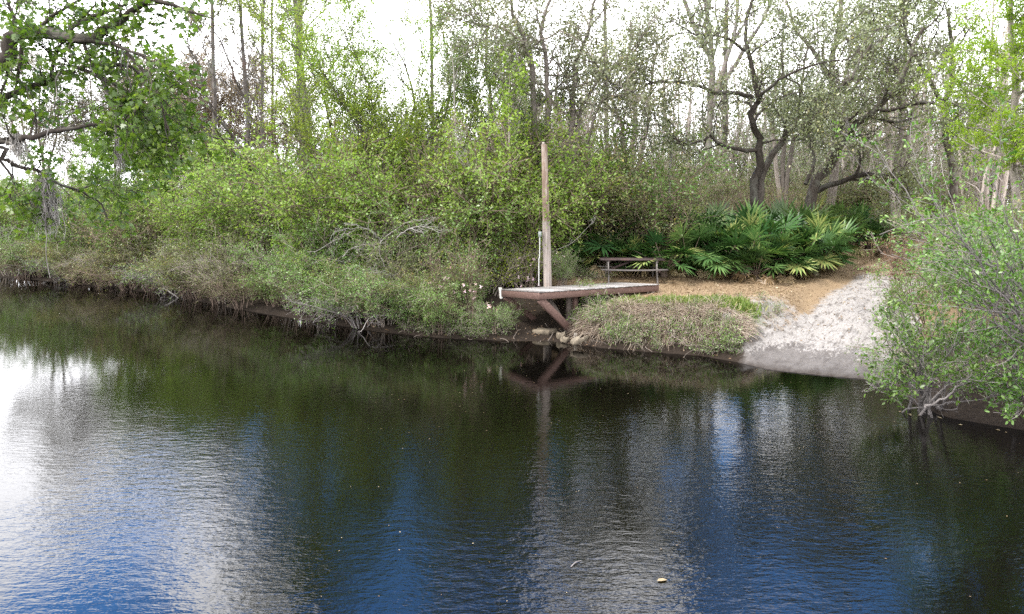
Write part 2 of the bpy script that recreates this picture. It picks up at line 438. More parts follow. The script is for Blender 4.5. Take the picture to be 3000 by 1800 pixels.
def groundmat():
    m, nt, out = newmat('bank_soil')
    tc = nt.nodes.new('ShaderNodeTexCoord').outputs['Object']
    n1 = noise(nt, tc, 1.6, 6, .65).outputs[0]; n2 = noise(nt, tc, 14, 6, .75).outputs[0]; n3 = noise(nt, mapped(nt, tc, (1, 1, 3)), 40, 4, .7).outputs[0]
    soil = ramp(nt, [(.3, (.013, .010, .008)), (.7, (.048, .036, .027))], n2).outputs[0]
    litter = ramp(nt, [(.28, (.10, .065, .042)), (.5, (.22, .155, .095)), (.75, (.38, .31, .19))], math_(nt, 'ADD', math_(nt, 'MULTIPLY', n3, .6), math_(nt, 'MULTIPLY', n2, .4))).outputs[0]
    snd = ramp(nt, [(.3, (.17, .15, .135)), (.42, (.24, .222, .207)), (.65, (.34, .32, .305))], n2).outputs[0]
    mp = nt.nodes.new('ShaderNodeMapping'); mp.inputs['Rotation'].default_value = (0, 0, math.radians(33)); nt.links.new(tc, mp.inputs[0])
    dirt = ramp(nt, [(.50, (0, 0, 0)), (.64, (1, 1, 1))], noise(nt, mapped(nt, mp.outputs[0], (1.6, .4, 1)), 4.2, 10, .72).outputs[0]).outputs[0]
    snd = mixc(nt, math_(nt, 'MULTIPLY', dirt, .8), snd, (.065, .055, .048))
    lv = ramp(nt, [(.60, (0, 0, 0)), (.68, (1, 1, 1))], noise(nt, tc, 9, 6, .8).outputs[0]).outputs[0]
    snd = mixc(nt, math_(nt, 'MULTIPLY', lv, .6), snd, (.13, .075, .05))
    brk = math_(nt, 'MULTIPLY', math_(nt, 'SUBTRACT', noise(nt, tc, 3.2, 7, .7).outputs[0], .5), 1.5)
    def msk(name, soft=.18):
        v = math_(nt, 'ADD', attr(nt, name), brk)
        return ramp(nt, [(.5 - soft, (0, 0, 0)), (.5 + soft, (1, 1, 1))], v).outputs[0]
    c = mixc(nt, msk('plateau'), soil, litter)
    c = mixc(nt, math_(nt, 'MULTIPLY', msk('grassy'), .6), c, (.17, .22, .07))
    fine = math_(nt, 'MULTIPLY', math_(nt, 'SUBTRACT', noise(nt, mapped(nt, mp.outputs[0], (1.8, .6, 1)), 9, 9, .75).outputs[0], .5), 3.2)
    dm = ramp(nt, [(.40, (0, 0, 0)), (.62, (1, 1, 1))], math_(nt, 'ADD', attr(nt, 'damp'), fine)).outputs[0]
    snd = mixc(nt, math_(nt, 'MULTIPLY', dm, .75), snd, (.075, .066, .062))
    c = mixc(nt, msk('sandy'), c, snd)
    c = mixc(nt, math_(nt, 'MULTIPLY', attr(nt, 'wet'), .85), c, (.022, .016, .012))
    b = nt.nodes.new('ShaderNodeBsdfPrincipled'); b.inputs['Roughness'].default_value = .95; b.inputs['Specular IOR Level'].default_value = .15
    nt.links.new(c, b.inputs['Base Color'])
    bp = nt.nodes.new('ShaderNodeBump'); bp.inputs['Strength'].default_value = .8; bp.inputs['Distance'].default_value = .03
    nt.links.new(math_(nt, 'ADD', n2, math_(nt, 'MULTIPLY', noise(nt, tc, 5, 5).outputs[0], 1.5)), bp.inputs['Height']); nt.links.new(bp.outputs[0], b.inputs['Normal'])
    nt.links.new(b.outputs[0], out.inputs[0])
    return m
go = tag(part('ground', g, groundmat(), smooth=True), kind='structure')
for nm, a in (('sandy', sand), ('wet', wet), ('plateau', plateau), ('grassy', grass), ('damp', damp)):
    at = go.data.attributes.new(nm, 'FLOAT', 'POINT'); at.data.foreach_set('value', a.ravel().astype(np.float32))

# ------------------------------------------------------------------ water
def watermat():
    m, nt, out = newmat('river_water')
    tc = nt.nodes.new('ShaderNodeTexCoord').outputs['Object']
    sep = nt.nodes.new('ShaderNodeSeparateXYZ'); nt.links.new(tc, sep.inputs[0])
    wind = noise(nt, tc, .22, 3).outputs[0]
    calm = nt.nodes.new('ShaderNodeMapRange'); calm.inputs[1].default_value = 17; calm.inputs[2].default_value = 7.8; calm.inputs[3].default_value = .12; calm.inputs[4].default_value = 1.
    nt.links.new(sep.outputs[1], calm.inputs[0])
    amp = math_(nt, 'MULTIPLY', calm.outputs[0], ramp(nt, [(.35, (.3, .3, .3)), (.6, (1, 1, 1))], wind).outputs[0])
    n1 = noise(nt, mapped(nt, tc, (.75, 1, 1)), 1.6, 2).outputs[0]
    n2 = noise(nt, mapped(nt, tc, (.55, 1.25, 1)), 7.5, 3, .5).outputs[0]
    n3 = noise(nt, mapped(nt, tc, (.6, 1.3, 1)), 22, 2, .5).outputs[0]
    hgt = math_(nt, 'ADD', math_(nt, 'MULTIPLY', n1, .012), math_(nt, 'ADD', math_(nt, 'MULTIPLY', n2, .012), math_(nt, 'MULTIPLY', n3, .0045)))
    bp = nt.nodes.new('ShaderNodeBump'); bp.inputs['Distance'].default_value = 1.; nt.links.new(hgt, bp.inputs['Height']); nt.links.new(amp, bp.inputs['Strength'])
    b = nt.nodes.new('ShaderNodeBsdfPrincipled')
    b.inputs['Base Color'].default_value = (.0012, .001, .0007, 1); b.inputs['Roughness'].default_value = .03; b.inputs['IOR'].default_value = 1.37
    nt.links.new(bp.outputs[0], b.inputs['Normal']); nt.links.new(b.outputs[0], out.inputs[0])
    return m
w = MB(); w.add([(-500, -300, 0), (500, -300, 0), (500, 500, 0), (-500, 500, 0)], [[0, 1, 2, 3]])
tag(part('water', w, watermat()), kind='structure')

# ------------------------------------------------------------------ deck
Fc = atz(1578.6, 855.1, 1.62)
Rc = pt(1930.8, 832.5, Fc[1] + 3.1)
best = min((abs((pt(1467, 847.7, Fc[1] + k) - Fc)[:2] @ (Rc - Fc)[:2]), k) for k in np.linspace(.6, 3, 200))
Lc = pt(1467, 847.7, Fc[1] + best[1])
E1, E2 = Rc - Fc, Lc - Fc
L1, L2 = np.linalg.norm(E1), np.linalg.norm(E2)
D1, D2 = E1 / L1, E2 / L2
ZU = nrm(np.cross(D1, D2))

def dk(a, b, c=0.):
    return Fc + D1 * a + D2 * b + ZU * c

RG = np.random.default_rng(11)
deck = thing('deck', 'weathered plank deck on brown beams jutting over the water beside the tall pole', 'deck', tuple(Fc))
W_TOP = woodmat('weathered_plank', (.10, .09, .085), (.46, .44, .43), scale=16, rough=.75, worn=(.30, .23, .18), wornr=(.56, .68))
W_RED = woodmat('stained_beam', (.075, .044, .036), (.18, .112, .094), scale=18, rough=.75, worn=(.24, .165, .14), wornr=(.55, .75))
W_OLD = woodmat('old_post', (.09, .075, .065), (.25, .20, .17), (1, 1, .15), 22)
W_DRK = woodmat('dark_joist_wood', (.035, .03, .027), (.11, .09, .08), scale=12)  # darker wood tone, used on the joists
def local(mb):
    for k in range(len(mb.V)): mb.V[k] = mb.V[k] - Fc
    return mb
b = MB(); nb = int(L1 / .145); wv = L1 / nb
for k in range(nb):
    a0 = k * wv + .004; j1 = RG.uniform(-.012, .012); j0 = RG.uniform(-.03, .008) - .03
    obox(b, dk(a0, j0, -.034 + RG.uniform(-.004, .004)), D1 * (wv - .018), D2 * (L2 + j1 - j0), ZU * .034, RG.random())
bevel(part('decking', local(b), W_TOP, deck), .004, 1)
def beam(name, A, B, w_, h_, mat, up=None):
    m = MB(); bar(m, A, B, w_, h_, ZU if up is None else up, RG.random()); return bevel(part(name, local(m), mat, deck), .006, 1)
hb = .21
beam('fascia', dk(-.0, .02, -.04 - hb / 2), dk(L1, .02, -.04 - hb / 2), .045, hb, W_RED)
beam('fascia', dk(.02, .046, -.042 - hb / 2), dk(.02, L2 - .0, -.042 - hb / 2), .045, hb - .002, W_RED)
beam('fascia', dk(L1 - .02, .046, -.042 - hb / 2), dk(L1 - .02, L2, -.042 - hb / 2), .045, hb - .002, W_RED)
for bb in (.55, 1.1, L2 - .06):
    beam('joist', dk(.05, bb, -.045 - hb / 2), dk(L1 - .05, bb, -.045 - hb / 2), .04, hb - .02, W_DRK)
def brace(A, B, w_, h_, mat):
    beam('brace', A, B, w_, h_, mat, up=np.cross(nrm(B - A), D2))
brace(dk(.12, .1, -.25), pt(1688, 984, 22.3), .12, .23, W_RED)
brace(dk(.1, L2 - .12, -.25), pt(1600, 965, dk(1.5, L2 - .1)[1] + .0), .10, .2, W_RED)
brace(dk(.95, .75, -.26), pt(1674, 988, 22.2), .08, .17, W_OLD)
def post(u, y, w_, mat, ztop=None):
    p = base(u, y); t = np.array([p[0], p[1], 1.62 - .2 if ztop is None else ztop]); p[2] -= .25
    m = MB(); bar(m, p, t, w_, w_, D1, RG.random()); bevel(part('post', local(m), mat, deck), .008, 1)
post(1668, 22.75, .16, W_OLD, 1.40); post(1685, 22.55, .13, W_RED, 1.40)
post(1912, 24.35, .11, W_OLD, 1.33); post(1897, 24.2, .06, W_OLD, 1.33)
# white plastic cap on the outer corner
m = MB()
A = dk(-.015, L2 + .01, .05)
ys = np.linspace(0, 1, 9); prof = []
for t in ys:
    r = .062 - .012 * math.sin(t * 3.1)
    prof.append((A + np.array([.012 * math.sin(t * 2.2) + .03 * t ** 2, 0, -.36 * t]), r))
ring = []
for p, r in prof:
    for k in range(12):
        an = k * math.pi / 6; ring.append(p + np.array([math.cos(an) * r, math.sin(an) * r * .75, 0]))
n = 12
fs = [[i_ * n + k, i_ * n + (k + 1) % n, (i_ + 1) * n + (k + 1) % n, (i_ + 1) * n + k] for i_ in range(8) for k in range(n)]
m.add(ring, fs)
m.add([p for p in ring[:n]], [list(range(n))])
part('bumper', local(m), plain('white_plastic', (.72, .70, .65), .45, .1, 9), deck, True)

# ------------------------------------------------------------------ pole, conduit
pb = np.array([0, 0, 0.]); kk = min(((np.linalg.norm((lambda P: np.array([1500 + F * P[0] / (P[1] * CT - (P[2] - CH) * ST)]))(dk(a, bq)) - 1605) + abs((lambda P: 900 - F * (P[1] * ST + (P[2] - CH) * CT) / (P[1] * CT - (P[2] - CH) * ST))(dk(a, bq)) - 839)), a, bq)
                              for a in np.linspace(0, 3, 61) for bq in np.linspace(.2, L2, 41))
pb = dk(kk[1], kk[2])
ptop = pt(1594.5, 424, pb[1] + .1)
pole = thing('wooden_pole', 'tall weathered grey brown wooden pole rising through the deck boards', 'pole', (pb[0], pb[1], 0))
M = 26; S_ = 18
tt = np.linspace(0, 1, M)
foot = np.array([pb[0] + .03, pb[1], hz(pb[0], pb[1]) - .3])
cen = np.where(tt[:, None] < .25, foot + (pb - foot) * (tt[:, None] / .25), pb + (ptop - pb) * ((tt[:, None] - .25) / .75))
rg = np.random.default_rng(4)
prof = 1 + .05 * rg.normal(size=S_)
def ringpole(i0, i1, r0, r1):
    V = []
    for i_ in range(i0, i1):
        f = (i_ - i0) / max(1, i1 - i0 - 1); r = r0 + (r1 - r0) * f
        for k in range(S_):
            an = k * 2 * math.pi / S_
            V.append(cen[i_] + np.array([math.cos(an), math.sin(an), 0]) * r * prof[k] * (1 + .012 * rg.normal()))
    n_ = i1 - i0
    Fa = [[a * S_ + k, a * S_ + (k + 1) % S_, (a + 1) * S_ + (k + 1) % S_, (a + 1) * S_ + k] for a in range(n_ - 1) for k in range(S_)]
    return V, Fa
W_POL = woodmat('grey_pole_wood', (.12, .095, .08), (.56, .50, .46), (1, 1, .04), 20, .85, (.30, .2, .14), (.54, .66))
W_POB = woodmat('brown_pole_wood', (.11, .07, .05), (.42, .32, .255), (1, 1, .04), 20, .85, (.5, .46, .42), (.5, .66))
def plocal(mb):
    for k in range(len(mb.V)): mb.V[k] = mb.V[k] - np.array([pb[0], pb[1], 0])
    return mb
m = MB(); V, Fa = ringpole(0, 16, .155, .134); m.add(V, Fa)
part('lower_shaft', plocal(m), W_POL, pole)
m = MB(); V, Fa = ringpole(15, 26, .124, .098); m.add(V, Fa); m.add(V[-S_:], [list(range(S_))])
part('upper_shaft', plocal(m), W_POB, pole)
# ragged spike left on the sawn top
m = MB(); obox(m, ptop + np.array([-.085, -.06, -.02]), (.08, 0, 0), (0, .1, 0), (.012, 0, .10)); obox(m, ptop + np.array([.0, -.04, -.02]), (.05, 0, 0), (0, .08, 0), (.0, 0, .04))
part('splintered_top', plocal(m), W_POL, pole)
cx = pt(1581.5, 690, pb[1] - .12); cb = pt(1578.5, 837.5, pb[1] - .1)
cond = thing('electric_box', 'small grey outlet box on a thin pale conduit beside the wooden pole', 'electric box', (cb[0], cb[1], cb[2]))
def clocal(mb):
    for k in range(len(mb.V)): mb.V[k] = mb.V[k] - cb
    return mb
m = MB(); md = pt(1579, 760, pb[1] - .12)
tubes(m, catmull([cb, cb + (0, 0, .6), md, md + (.02, 0, .12), cx], 24)[None], np.full((1, 24), .017), 8)
part('conduit', clocal(m), plain('pvc', (.62, .62, .60), .5, .12), cond, True)
m = MB(); obox(m, cx + np.array([-.055, -.05, -.04]), (.11, 0, 0), (0, .09, 0), (0, 0, .17)); obox(m, cx + np.array([-.04, -.066, -.01]), (.08, 0, 0), (0, .016, 0), (0, 0, .11))
bevel(part('box_cover', clocal(m), plain('grey_metal', (.30, .33, .32), .4, .2), cond), .012, 2)

# ------------------------------------------------------------------ picnic table
tb = base(1848, 26.7); tz = tb[2]
rot = math.radians(-2)
table = thing('picnic_table', 'dark weathered wooden picnic table half hidden by palmettos and weeds', 'table', (tb[0], tb[1], tz))
table.rotation_euler = (0, 0, rot)
W_TAB = woodmat('table_wood', (.04, .03, .03), (.13, .095, .09), (.12, 1, 1), 20, .8, (.15, .075, .07), (.5, .66))
W_BEN = woodmat('bench_wood', (.10, .088, .084), (.27, .245, .23), (.12, 1, 1), 20, .8)
HL = 1.22
m = MB()
for k in range(5):
    obox(m, (-HL + RG.uniform(-.02, .02), -.37 + k * .15, .76), (2 * HL, 0, 0), (0, .14, 0), (0, 0, .065), RG.random())
bevel(part('tabletop', m, W_TAB, table), .005, 1)
for sgn in (-1, 1):
    m = MB(); n_ = 14
    x = np.linspace(-HL, HL + (.06 if sgn < 0 else 0), n_); sag = -.03 * np.cos(x / HL * 1.4) * (1 if sgn < 0 else .3)
    y0 = sgn * .68 - .13
    for dy in (0, .135):
        V = [(a, y0 + dy + e, .43 + s_ + t_) for a, s_ in zip(x, sag) for e, t_ in ((0, 0), (.125, 0), (.125, .04), (0, .04))]
        Fa = [[i_ * 4 + k, i_ * 4 + (k + 1) % 4, (i_ + 1) * 4 + (k + 1) % 4, (i_ + 1) * 4 + k] for i_ in range(n_ - 1) for k in range(4)] + [[3, 2, 1, 0], [n_ * 4 - 4, n_ * 4 - 3, n_ * 4 - 2, n_ * 4 - 1]]
        m.add(V, Fa, np.full(len(Fa), RG.random()))
    part('bench', m, W_BEN, table)
for sx in (-.92, .92):
    for sy in (-1, 1):
        m = MB(); bar(m, (sx, sy * .62, -.1), (sx, sy * .25, .76), .13, .05, (1, 0, 0), RG.random()); bevel(part('leg', m, W_BEN, table), .004, 1)
    m = MB(); bar(m, (sx + .045, -.8, .385), (sx + .045, .8, .385), .04, .09); part('crosspiece', m, W_TAB, table)
    m = MB(); bar(m, (sx + .045, -.36, .715), (sx + .045, .36, .715), .04, .085); part('crosspiece', m, W_TAB, table)
m = MB(); bar(m, (-.86, 0, .38), (0, 0, .72), .05, .08); part('crosspiece', m, W_TAB, table)

# ------------------------------------------------------------------ concrete rubble, small things at the water's edge
CONC = plain('old_concrete', (.17, .14, .10), .9, .4, 7)
def chunk(u, v, z, w_, d_, h_, rotz, label, seed, tilt=0., mat=CONC, name='concrete_chunk', cat='concrete'):
    r = np.random.default_rng(seed); n_ = 14; V = []
    for _ in range(6): p = atz(u, v, z); z = max(hz(p[0], p[1]), -.02) + .22 * h_
    rad = 1 + .22 * r.normal(size=n_)
    for lev, (zz, k) in enumerate(((0, .82), (.35, 1.0), (.8, .97), (1., .86))):
        for a in range(n_):
            an = a * 2 * math.pi / n_
            x, y = math.cos(an) * w_ / 2 * rad[a] * k, math.sin(an) * d_ / 2 * rad[a] * k
            V.append((x, y, (zz - .3) * h_ + .02 * r.normal() + tilt * x))
    Fa = [[l * n_ + a, l * n_ + (a + 1) % n_, (l + 1) * n_ + (a + 1) % n_, (l + 1) * n_ + a] for l in range(3) for a in range(n_)]
    m_ = MB(); m_.add(V, Fa); m_.add(V[-n_:], [list(range(n_))]); m_.add(V[:n_], [list(range(n_))[::-1]])
    o = part(name, m_, mat); o.location = p; o.rotation_euler = (0, 0, rotz); tag(o, label, cat)
    bevel(o, .015, 2)
    return o
chunk(1597, 974, .17, .78, .5, .16, .1, 'wide flat concrete slab lying on the dark mud under the deck', 1)
chunk(1645, 988, .1, .3, .3, .2, .5, 'small rounded concrete lump just left of the brace foot', 2)
chunk(1655, 999, .05, .34, .26, .12, .9, 'low concrete piece at the waterline below the rounded lump', 5)
chunk(1692, 1001, .06, .56, .34, .15, .45, 'pointed yellowish concrete piece at the foot of the front brace', 3, .18)
o = chunk(1687, 988, .16, .12, .1, .16, .2, 'small upright block with holes resting on the pointed concrete piece', 9, mat=plain('block', (.33, .31, .28), .9, .3, 30), name='cinder_block', cat='block')
chunk(2412, 868, 1.12, .24, .2, .18, .2, 'small white lump of limestone at the grass edge beside the sand ramp', 7, mat=plain('white_stone', (.72, .7, .67), .8, .15, 9), name='white_stone', cat='stone')

# ------------------------------------------------------------------ tree factory
def build_tree(name, label, cat, trunks, levels, leaf, seed, mt, mc, group=None, sides=(9, 6, 4, 3, 3), nres=16, extra=None, wob=.0, crown='crown', trunk='trunk', loc=None):
    rg = np.random.default_rng(seed)
    P = []; R = []
    for pts, r0, r1 in trunks:
        c = catmull(pts, nres); Ltot = np.linalg.norm(np.diff(c, axis=0), axis=1).sum()
        n_ = rg.normal(size=c.shape) * wob * Ltot / nres; n_[0] = 0
        P.append(c + n_); R.append(np.linspace(r0, r1, nres))
    P = np.array(P); R = np.array(R)
    org = np.array(loc if loc is not None else P[0, 0])
    P = P - org
    tm = MB(); cm = MB()
    tubes(tm, P, R, sides[0], rg)
    last = (P, R); lv = [last]
    for k, l in enumerate(levels):
        l = dict(l); n_ = l.pop('n'); fr = l.pop('src', None)
        src = lv[-1] if fr is None else lv[fr]
        c = grow(src[0], src[1], n_, rg, **l)
        tubes(tm, c[0], c[1], sides[min(k + 1, len(sides) - 1)], rg)
        lv.append(c)
    lf = dict(leaf); srcs = lf.pop('on', (-1,))
    if lf.get('per', 0):
        for s_ in srcs: leaves(cm, lv[s_][0], lv[s_][1], rg=rg, **lf)
    if extra: extra(tm, cm, lv, rg, org)
    t = thing(name, label, cat, tuple(org), group)
    part(trunk, tm, mt, t, True)
    if cm.n: part(crown, cm, mc, t)
    t['_dbg'] = 0; del t['_dbg']
    return t, tm, cm

def px(pts):
    return [pt(u, v, y) for u, v, y in pts]

OAKLV = [dict(n=9, t0=.38, L=2.6, ang=(.6, 1.2), up=.2, wig=.3, M=7, rs=.5, minr=.02, taper=.2),
         dict(n=7, t0=.15, L=1.35, ang=(.5, 1.2), up=.08, wig=.32, M=5, rs=.5, minr=.008, taper=.3),
         dict(n=5, t0=.1, L=.85, ang=(.5, 1.3), up=.0, wig=.38, M=4, rs=.6, minr=.005, taper=.3)]
OAKLF = dict(per=11, size=.12, shape='diamond', spread=.12, flat=.5, droop=-.1)

# --- live oak with two twisted stems (its foot is behind the palmettos)
y0 = 31.
b0 = base(2195, y0)
build_tree('live_oak', 'live oak with twisting dark forked trunk rising behind the palmetto thicket', 'tree', [
    (np.array([b0] + px([(2205, 560, 31), (2225, 490, 31), (2228, 430, 30.8), (2220, 385, 30.7), (2196, 345, 30.6), (2212, 300, 30.6), (2204, 215, 30.5), (2180, 120, 30.3), (2200, 30, 30), (2230, -90, 30)])), .2, .05),
    (np.array([b0 + (.1, .1, 0)] + px([(2218, 570, 31.1), (2240, 500, 31.3), (2285, 430, 31.5), (2310, 380, 31.5), (2370, 330, 31.5), (2430, 280, 31.3), (2500, 220, 31), (2560, 130, 30.6)])), .19, .05),
    (np.array(px([(2222, 440, 30.8), (2170, 438, 30.5), (2110, 425, 30.2), (2080, 400, 30), (2020, 420, 29.6), (1950, 400, 29.2)])), .1, .03),
    (np.array(px([(2204, 285, 30.6), (2150, 270, 30.2), (2090, 270, 29.8), (2030, 250, 29.4), (1960, 240, 29), (1890, 250, 28.6), (1800, 290, 28)])), .1, .025),
    (np.array(px([(2210, 310, 30.6), (2250, 260, 30), (2310, 220, 29.4), (2390, 190, 28.8), (2470, 180, 28.4)])), .08, .025),
    (np.array(px([(2235, 420, 30.9), (2280, 410, 30.3), (2330, 412, 30), (2375, 390, 29.6)])), .05, .02),
    (np.array(px([(2190, 150, 30.4), (2120, 110, 30), (2040, 100, 29.6), (1960, 60, 29)])), .07, .02),
], OAKLV, OAKLF, 21, B_DARK, L_OAK, wob=.12)

# --- leaning live oak to the right of it
b1 = base(2352, 32.5)
build_tree('live_oak', 'leaning grey live oak with a long low limb reaching over the ramp', 'tree', [
    (np.array([b1] + px([(2380, 560, 32.5), (2420, 500, 32.4), (2470, 420, 32), (2530, 350, 31.5), (2600, 280, 31), (2660, 190, 30.5), (2700, 90, 30)])), .27, .07),
    (np.array(px([(2395, 560, 32.5), (2430, 545, 32.2), (2475, 530, 31.8), (2530, 512, 31.2), (2592, 515, 30.6), (2640, 520, 30)])), .14, .08),
    (np.array(px([(2440, 470, 32.3), (2470, 380, 32.6), (2480, 290, 32.8), (2540, 190, 33), (2560, 60, 33)])), .13, .04),
    (np.array(px([(2560, 320, 31.3), (2620, 320, 30.4), (2690, 300, 29.6), (2760, 310, 29), (2830, 350, 28.5)])), .09, .03),
    (np.array(px([(2360, 540, 33), (2385, 470, 33.4), (2370, 400, 33.6), (2420, 330, 33.8)])), .1, .03),
], OAKLV, dict(OAKLF, per=9), 22, B_DARK, L_OAKG, wob=.10)

# --- oaks behind the pole
b2 = base(1588, 29.5)
build_tree('oak_tree', 'tall dark forked oak directly behind the wooden pole', 'tree', [
    (np.array([b2] + px([(1592, 600, 29.5), (1578, 460, 29.5), (1566, 370, 29.5), (1564, 220, 29.4), (1540, 130, 29.2), (1510, 50, 29), (1480, -120, 28.6)])), .19, .05),
    (np.array(px([(1590, 560, 29.5), (1606, 430, 29.5), (1606, 300, 29.6), (1598, 170, 29.7), (1590, 60, 29.8), (1640, -80, 30)])), .15, .05),
    (np.array(px([(1548, 140, 29.2), (1500, 100, 28.4), (1450, 75, 27.8), (1400, 80, 27.4)])), .07, .02),
], [dict(OAKLV[0], n=12, t0=.45), OAKLV[1], dict(OAKLV[2], n=5)], dict(OAKLF, per=10), 23, B_GREY, L_OAK, wob=.06)
b3 = base(1630, 30)
build_tree('oak_tree', 'grey oak with two parallel stems just right of the wooden pole', 'tree', [
    (np.array([b3] + px([(1634, 620, 30), (1655, 500, 30), (1672, 390, 30), (1682, 300, 30), (1684, 200, 29.8), (1720, 90, 29.5), (1760, -50, 29)])), .17, .05),
    (np.array([b3 + (.25, .1, 0)] + px([(1655, 620, 30.1), (1675, 500, 30.2), (1692, 400, 30.3), (1700, 330, 30.3), (1750, 240, 30), (1830, 170, 29.6), (1900, 80, 29)])), .13, .04),
    (np.array(px([(1684, 470, 30), (1720, 420, 29.4), (1760, 300, 29), (1830, 280, 28.6), (1900, 300, 28)])), .06, .02),
], [dict(OAKLV[0], n=12, t0=.45), OAKLV[1], OAKLV[2]], dict(OAKLF, per=10), 24, B_GREY, L_OAK, wob=.06)
b4 = base(2430, 39)
build_tree('oak_tree', 'tall grey green oak spreading above the head of the ramp', 'tree', [
    (np.array([b4] + px([(2440, 480, 39), (2450, 330, 39), (2440, 200, 39), (2460, 60, 38.5), (2480, -140, 38)])), .26, .08),
    (np.array(px([(2448, 300, 39), (2520, 200, 38), (2600, 100, 37), (2700, 0, 36)])), .14, .04),
    (np.array(px([(2445, 260, 39), (2390, 160, 38.5), (2330, 80, 38), (2290, -40, 38)])), .14, .04),
], [dict(OAKLV[0], n=11, t0=.4, L=3.2), dict(OAKLV[1], n=7, L=1.7), dict(OAKLV[2], L=1., n=5)], dict(OAKLF, per=9, size=.13), 25, B_GREY, L_OAKG, wob=.06)
b5 = base(2790, 36)
build_tree('oak_tree', 'dark shaded oak behind the lime green tree on the right', 'tree', [
    (np.array([b5] + px([(2790, 500, 36), (2770, 350, 36), (2790, 200, 36), (2780, 20, 36)])), .22, .07),
    (np.array(px([(2775, 330, 36), (2720, 230, 35), (2660, 120, 34), (2640, 20, 34)])), .12, .04)],
    [dict(OAKLV[0], n=11, t0=.35, L=3.), dict(OAKLV[1], n=7, L=1.6), dict(OAKLV[2], L=1., n=5)], dict(OAKLF, per=9, size=.13), 26, B_DARK, L_OAKG, wob=.06)

for k, (u, y, tops, lab, mt) in enumerate([
        (1850, 36, [(1850, 60), (1930, 130), (1770, 160)], 'broad olive oak crown above the picnic table and palmettos', 'o'),
        (2290, 38, [(2300, 40), (2370, 120), (2220, 200)], 'olive oak crown filling in behind the twisted live oak', 'o'),
        (1440, 36, [(1430, 40), (1500, 140), (1370, 180)], 'thin olive oak behind the bright green sapling', 'o'),
        (2620, 35, [(2640, 40), (2560, 150), (2700, 200)], 'dark oak over the head of the ramp, nearest the lime tree', 'g')]):
    b_ = base(u, y)
    build_tree('oak_tree', lab, 'tree', [(np.array([b_] + px([(u + (a - u) * .2, 520, y), (u + (a - u) * .5 + 8, 360, y), (u + (a - u) * .8 - 6, (360 + c) / 2, y - .3), (a, c, y - .6)])), .15, .04) for a, c in tops],
               [dict(OAKLV[0], n=9, t0=.45, L=2.8), dict(OAKLV[1], n=6, L=1.6), dict(OAKLV[2], L=1., n=5)], dict(OAKLF, per=8, size=.125), 160 + k, B_GREY, L_OAK if mt == 'o' else L_OAKG, wob=.05)

# --- pale many-stemmed bare tree seen between the oaks, top centre right
b6 = base(2075, 44)
BARELV = [dict(n=8, t0=.35, rel=.3, ang=(.4, .9), up=.35, wig=.15, M=6, rs=.45, minr=.012),
          dict(n=6, t0=.2, rel=.45, ang=(.4, .9), up=.2, wig=.2, M=5, rs=.5, minr=.007),
          dict(n=5, t0=.2, rel=.5, ang=(.4, 1.), up=.1, wig=.25, M=4, rs=.6, minr=.005)]
build_tree('bare_tree', 'pale leafless tree with several upright stems between the oak crowns', 'tree', [
    (np.array([b6] + px([(2078, 420, 44), (2088, 200, 44), (2050, 110, 44), (2005, 10, 44), (1990, -80, 44)])), .22, .1),
    (np.array(px([(2080, 350, 44), (2086, 170, 44.2), (2075, 60, 44.3), (2060, -80, 44.3)])), .2, .1),
    (np.array(px([(2082, 330, 44), (2130, 170, 43.8), (2155, 80, 43.8), (2165, -60, 43.6)])), .17, .08),
    (np.array(px([(2100, 280, 44), (2190, 130, 43.6), (2240, 50, 43.4), (2280, -60, 43)])), .14, .06),
], BARELV, dict(per=2, size=.07, shape='diamond', spread=.05), 27, B_BARE, L_ORG, wob=.03)

# --- thin pale dead trunk left of the palmettos
b7 = base(1958, 31)
build_tree('dead_tree', 'thin pale lichened dead trunk standing just left of the twisted live oak', 'tree', [
    (np.array([b7] + px([(1962, 540, 31), (1966, 450, 31), (1964, 375, 31)])), .075, .045),
    (np.array(px([(1966, 372, 31), (1920, 366, 30.6), (1880, 370, 30.4), (1835, 368, 30)])), .035, .015),
    (np.array(px([(1966, 420, 31), (2000, 418, 30.6), (2025, 405, 30.4)])), .02, .01)],
    [dict(n=3, t0=.5, L=.7, ang=(.6, 1.1), up=.2, wig=.3, M=5, rs=.5, minr=.008), dict(n=3, t0=.2, L=.4, ang=(.6, 1.1), wig=.3, M=4, rs=.5, minr=.005)], dict(per=0), 28, B_PALE, L_OAK, wob=.02)

# --- slim white trunk left of the pole
b8 = base(1356, 25.6)
build_tree('slim_tree', 'slim white barked bare tree standing left of the wooden pole', 'tree', [
    (np.array([b8] + px([(1354, 730, 25.6), (1347, 600, 25.6), (1340, 480, 25.6), (1333, 350, 25.6), (1330, 230, 25.6), (1322, 120, 25.6)])), .05, .012),
    (np.array(px([(1348, 640, 25.6), (1368, 560, 25.3), (1380, 480, 25)])), .02, .008)],
    [dict(n=11, t0=.35, L=1.3, ang=(.7, 1.2), up=.25, wig=.2, M=6, rs=.4, minr=.006), dict(n=5, t0=.3, L=.6, ang=(.5, 1.), up=.1, wig=.25, M=4, rs=.6, minr=.004)],
    dict(per=1, size=.05, shape='diamond', spread=.03), 29, B_PALE, L_YEL, wob=.02)

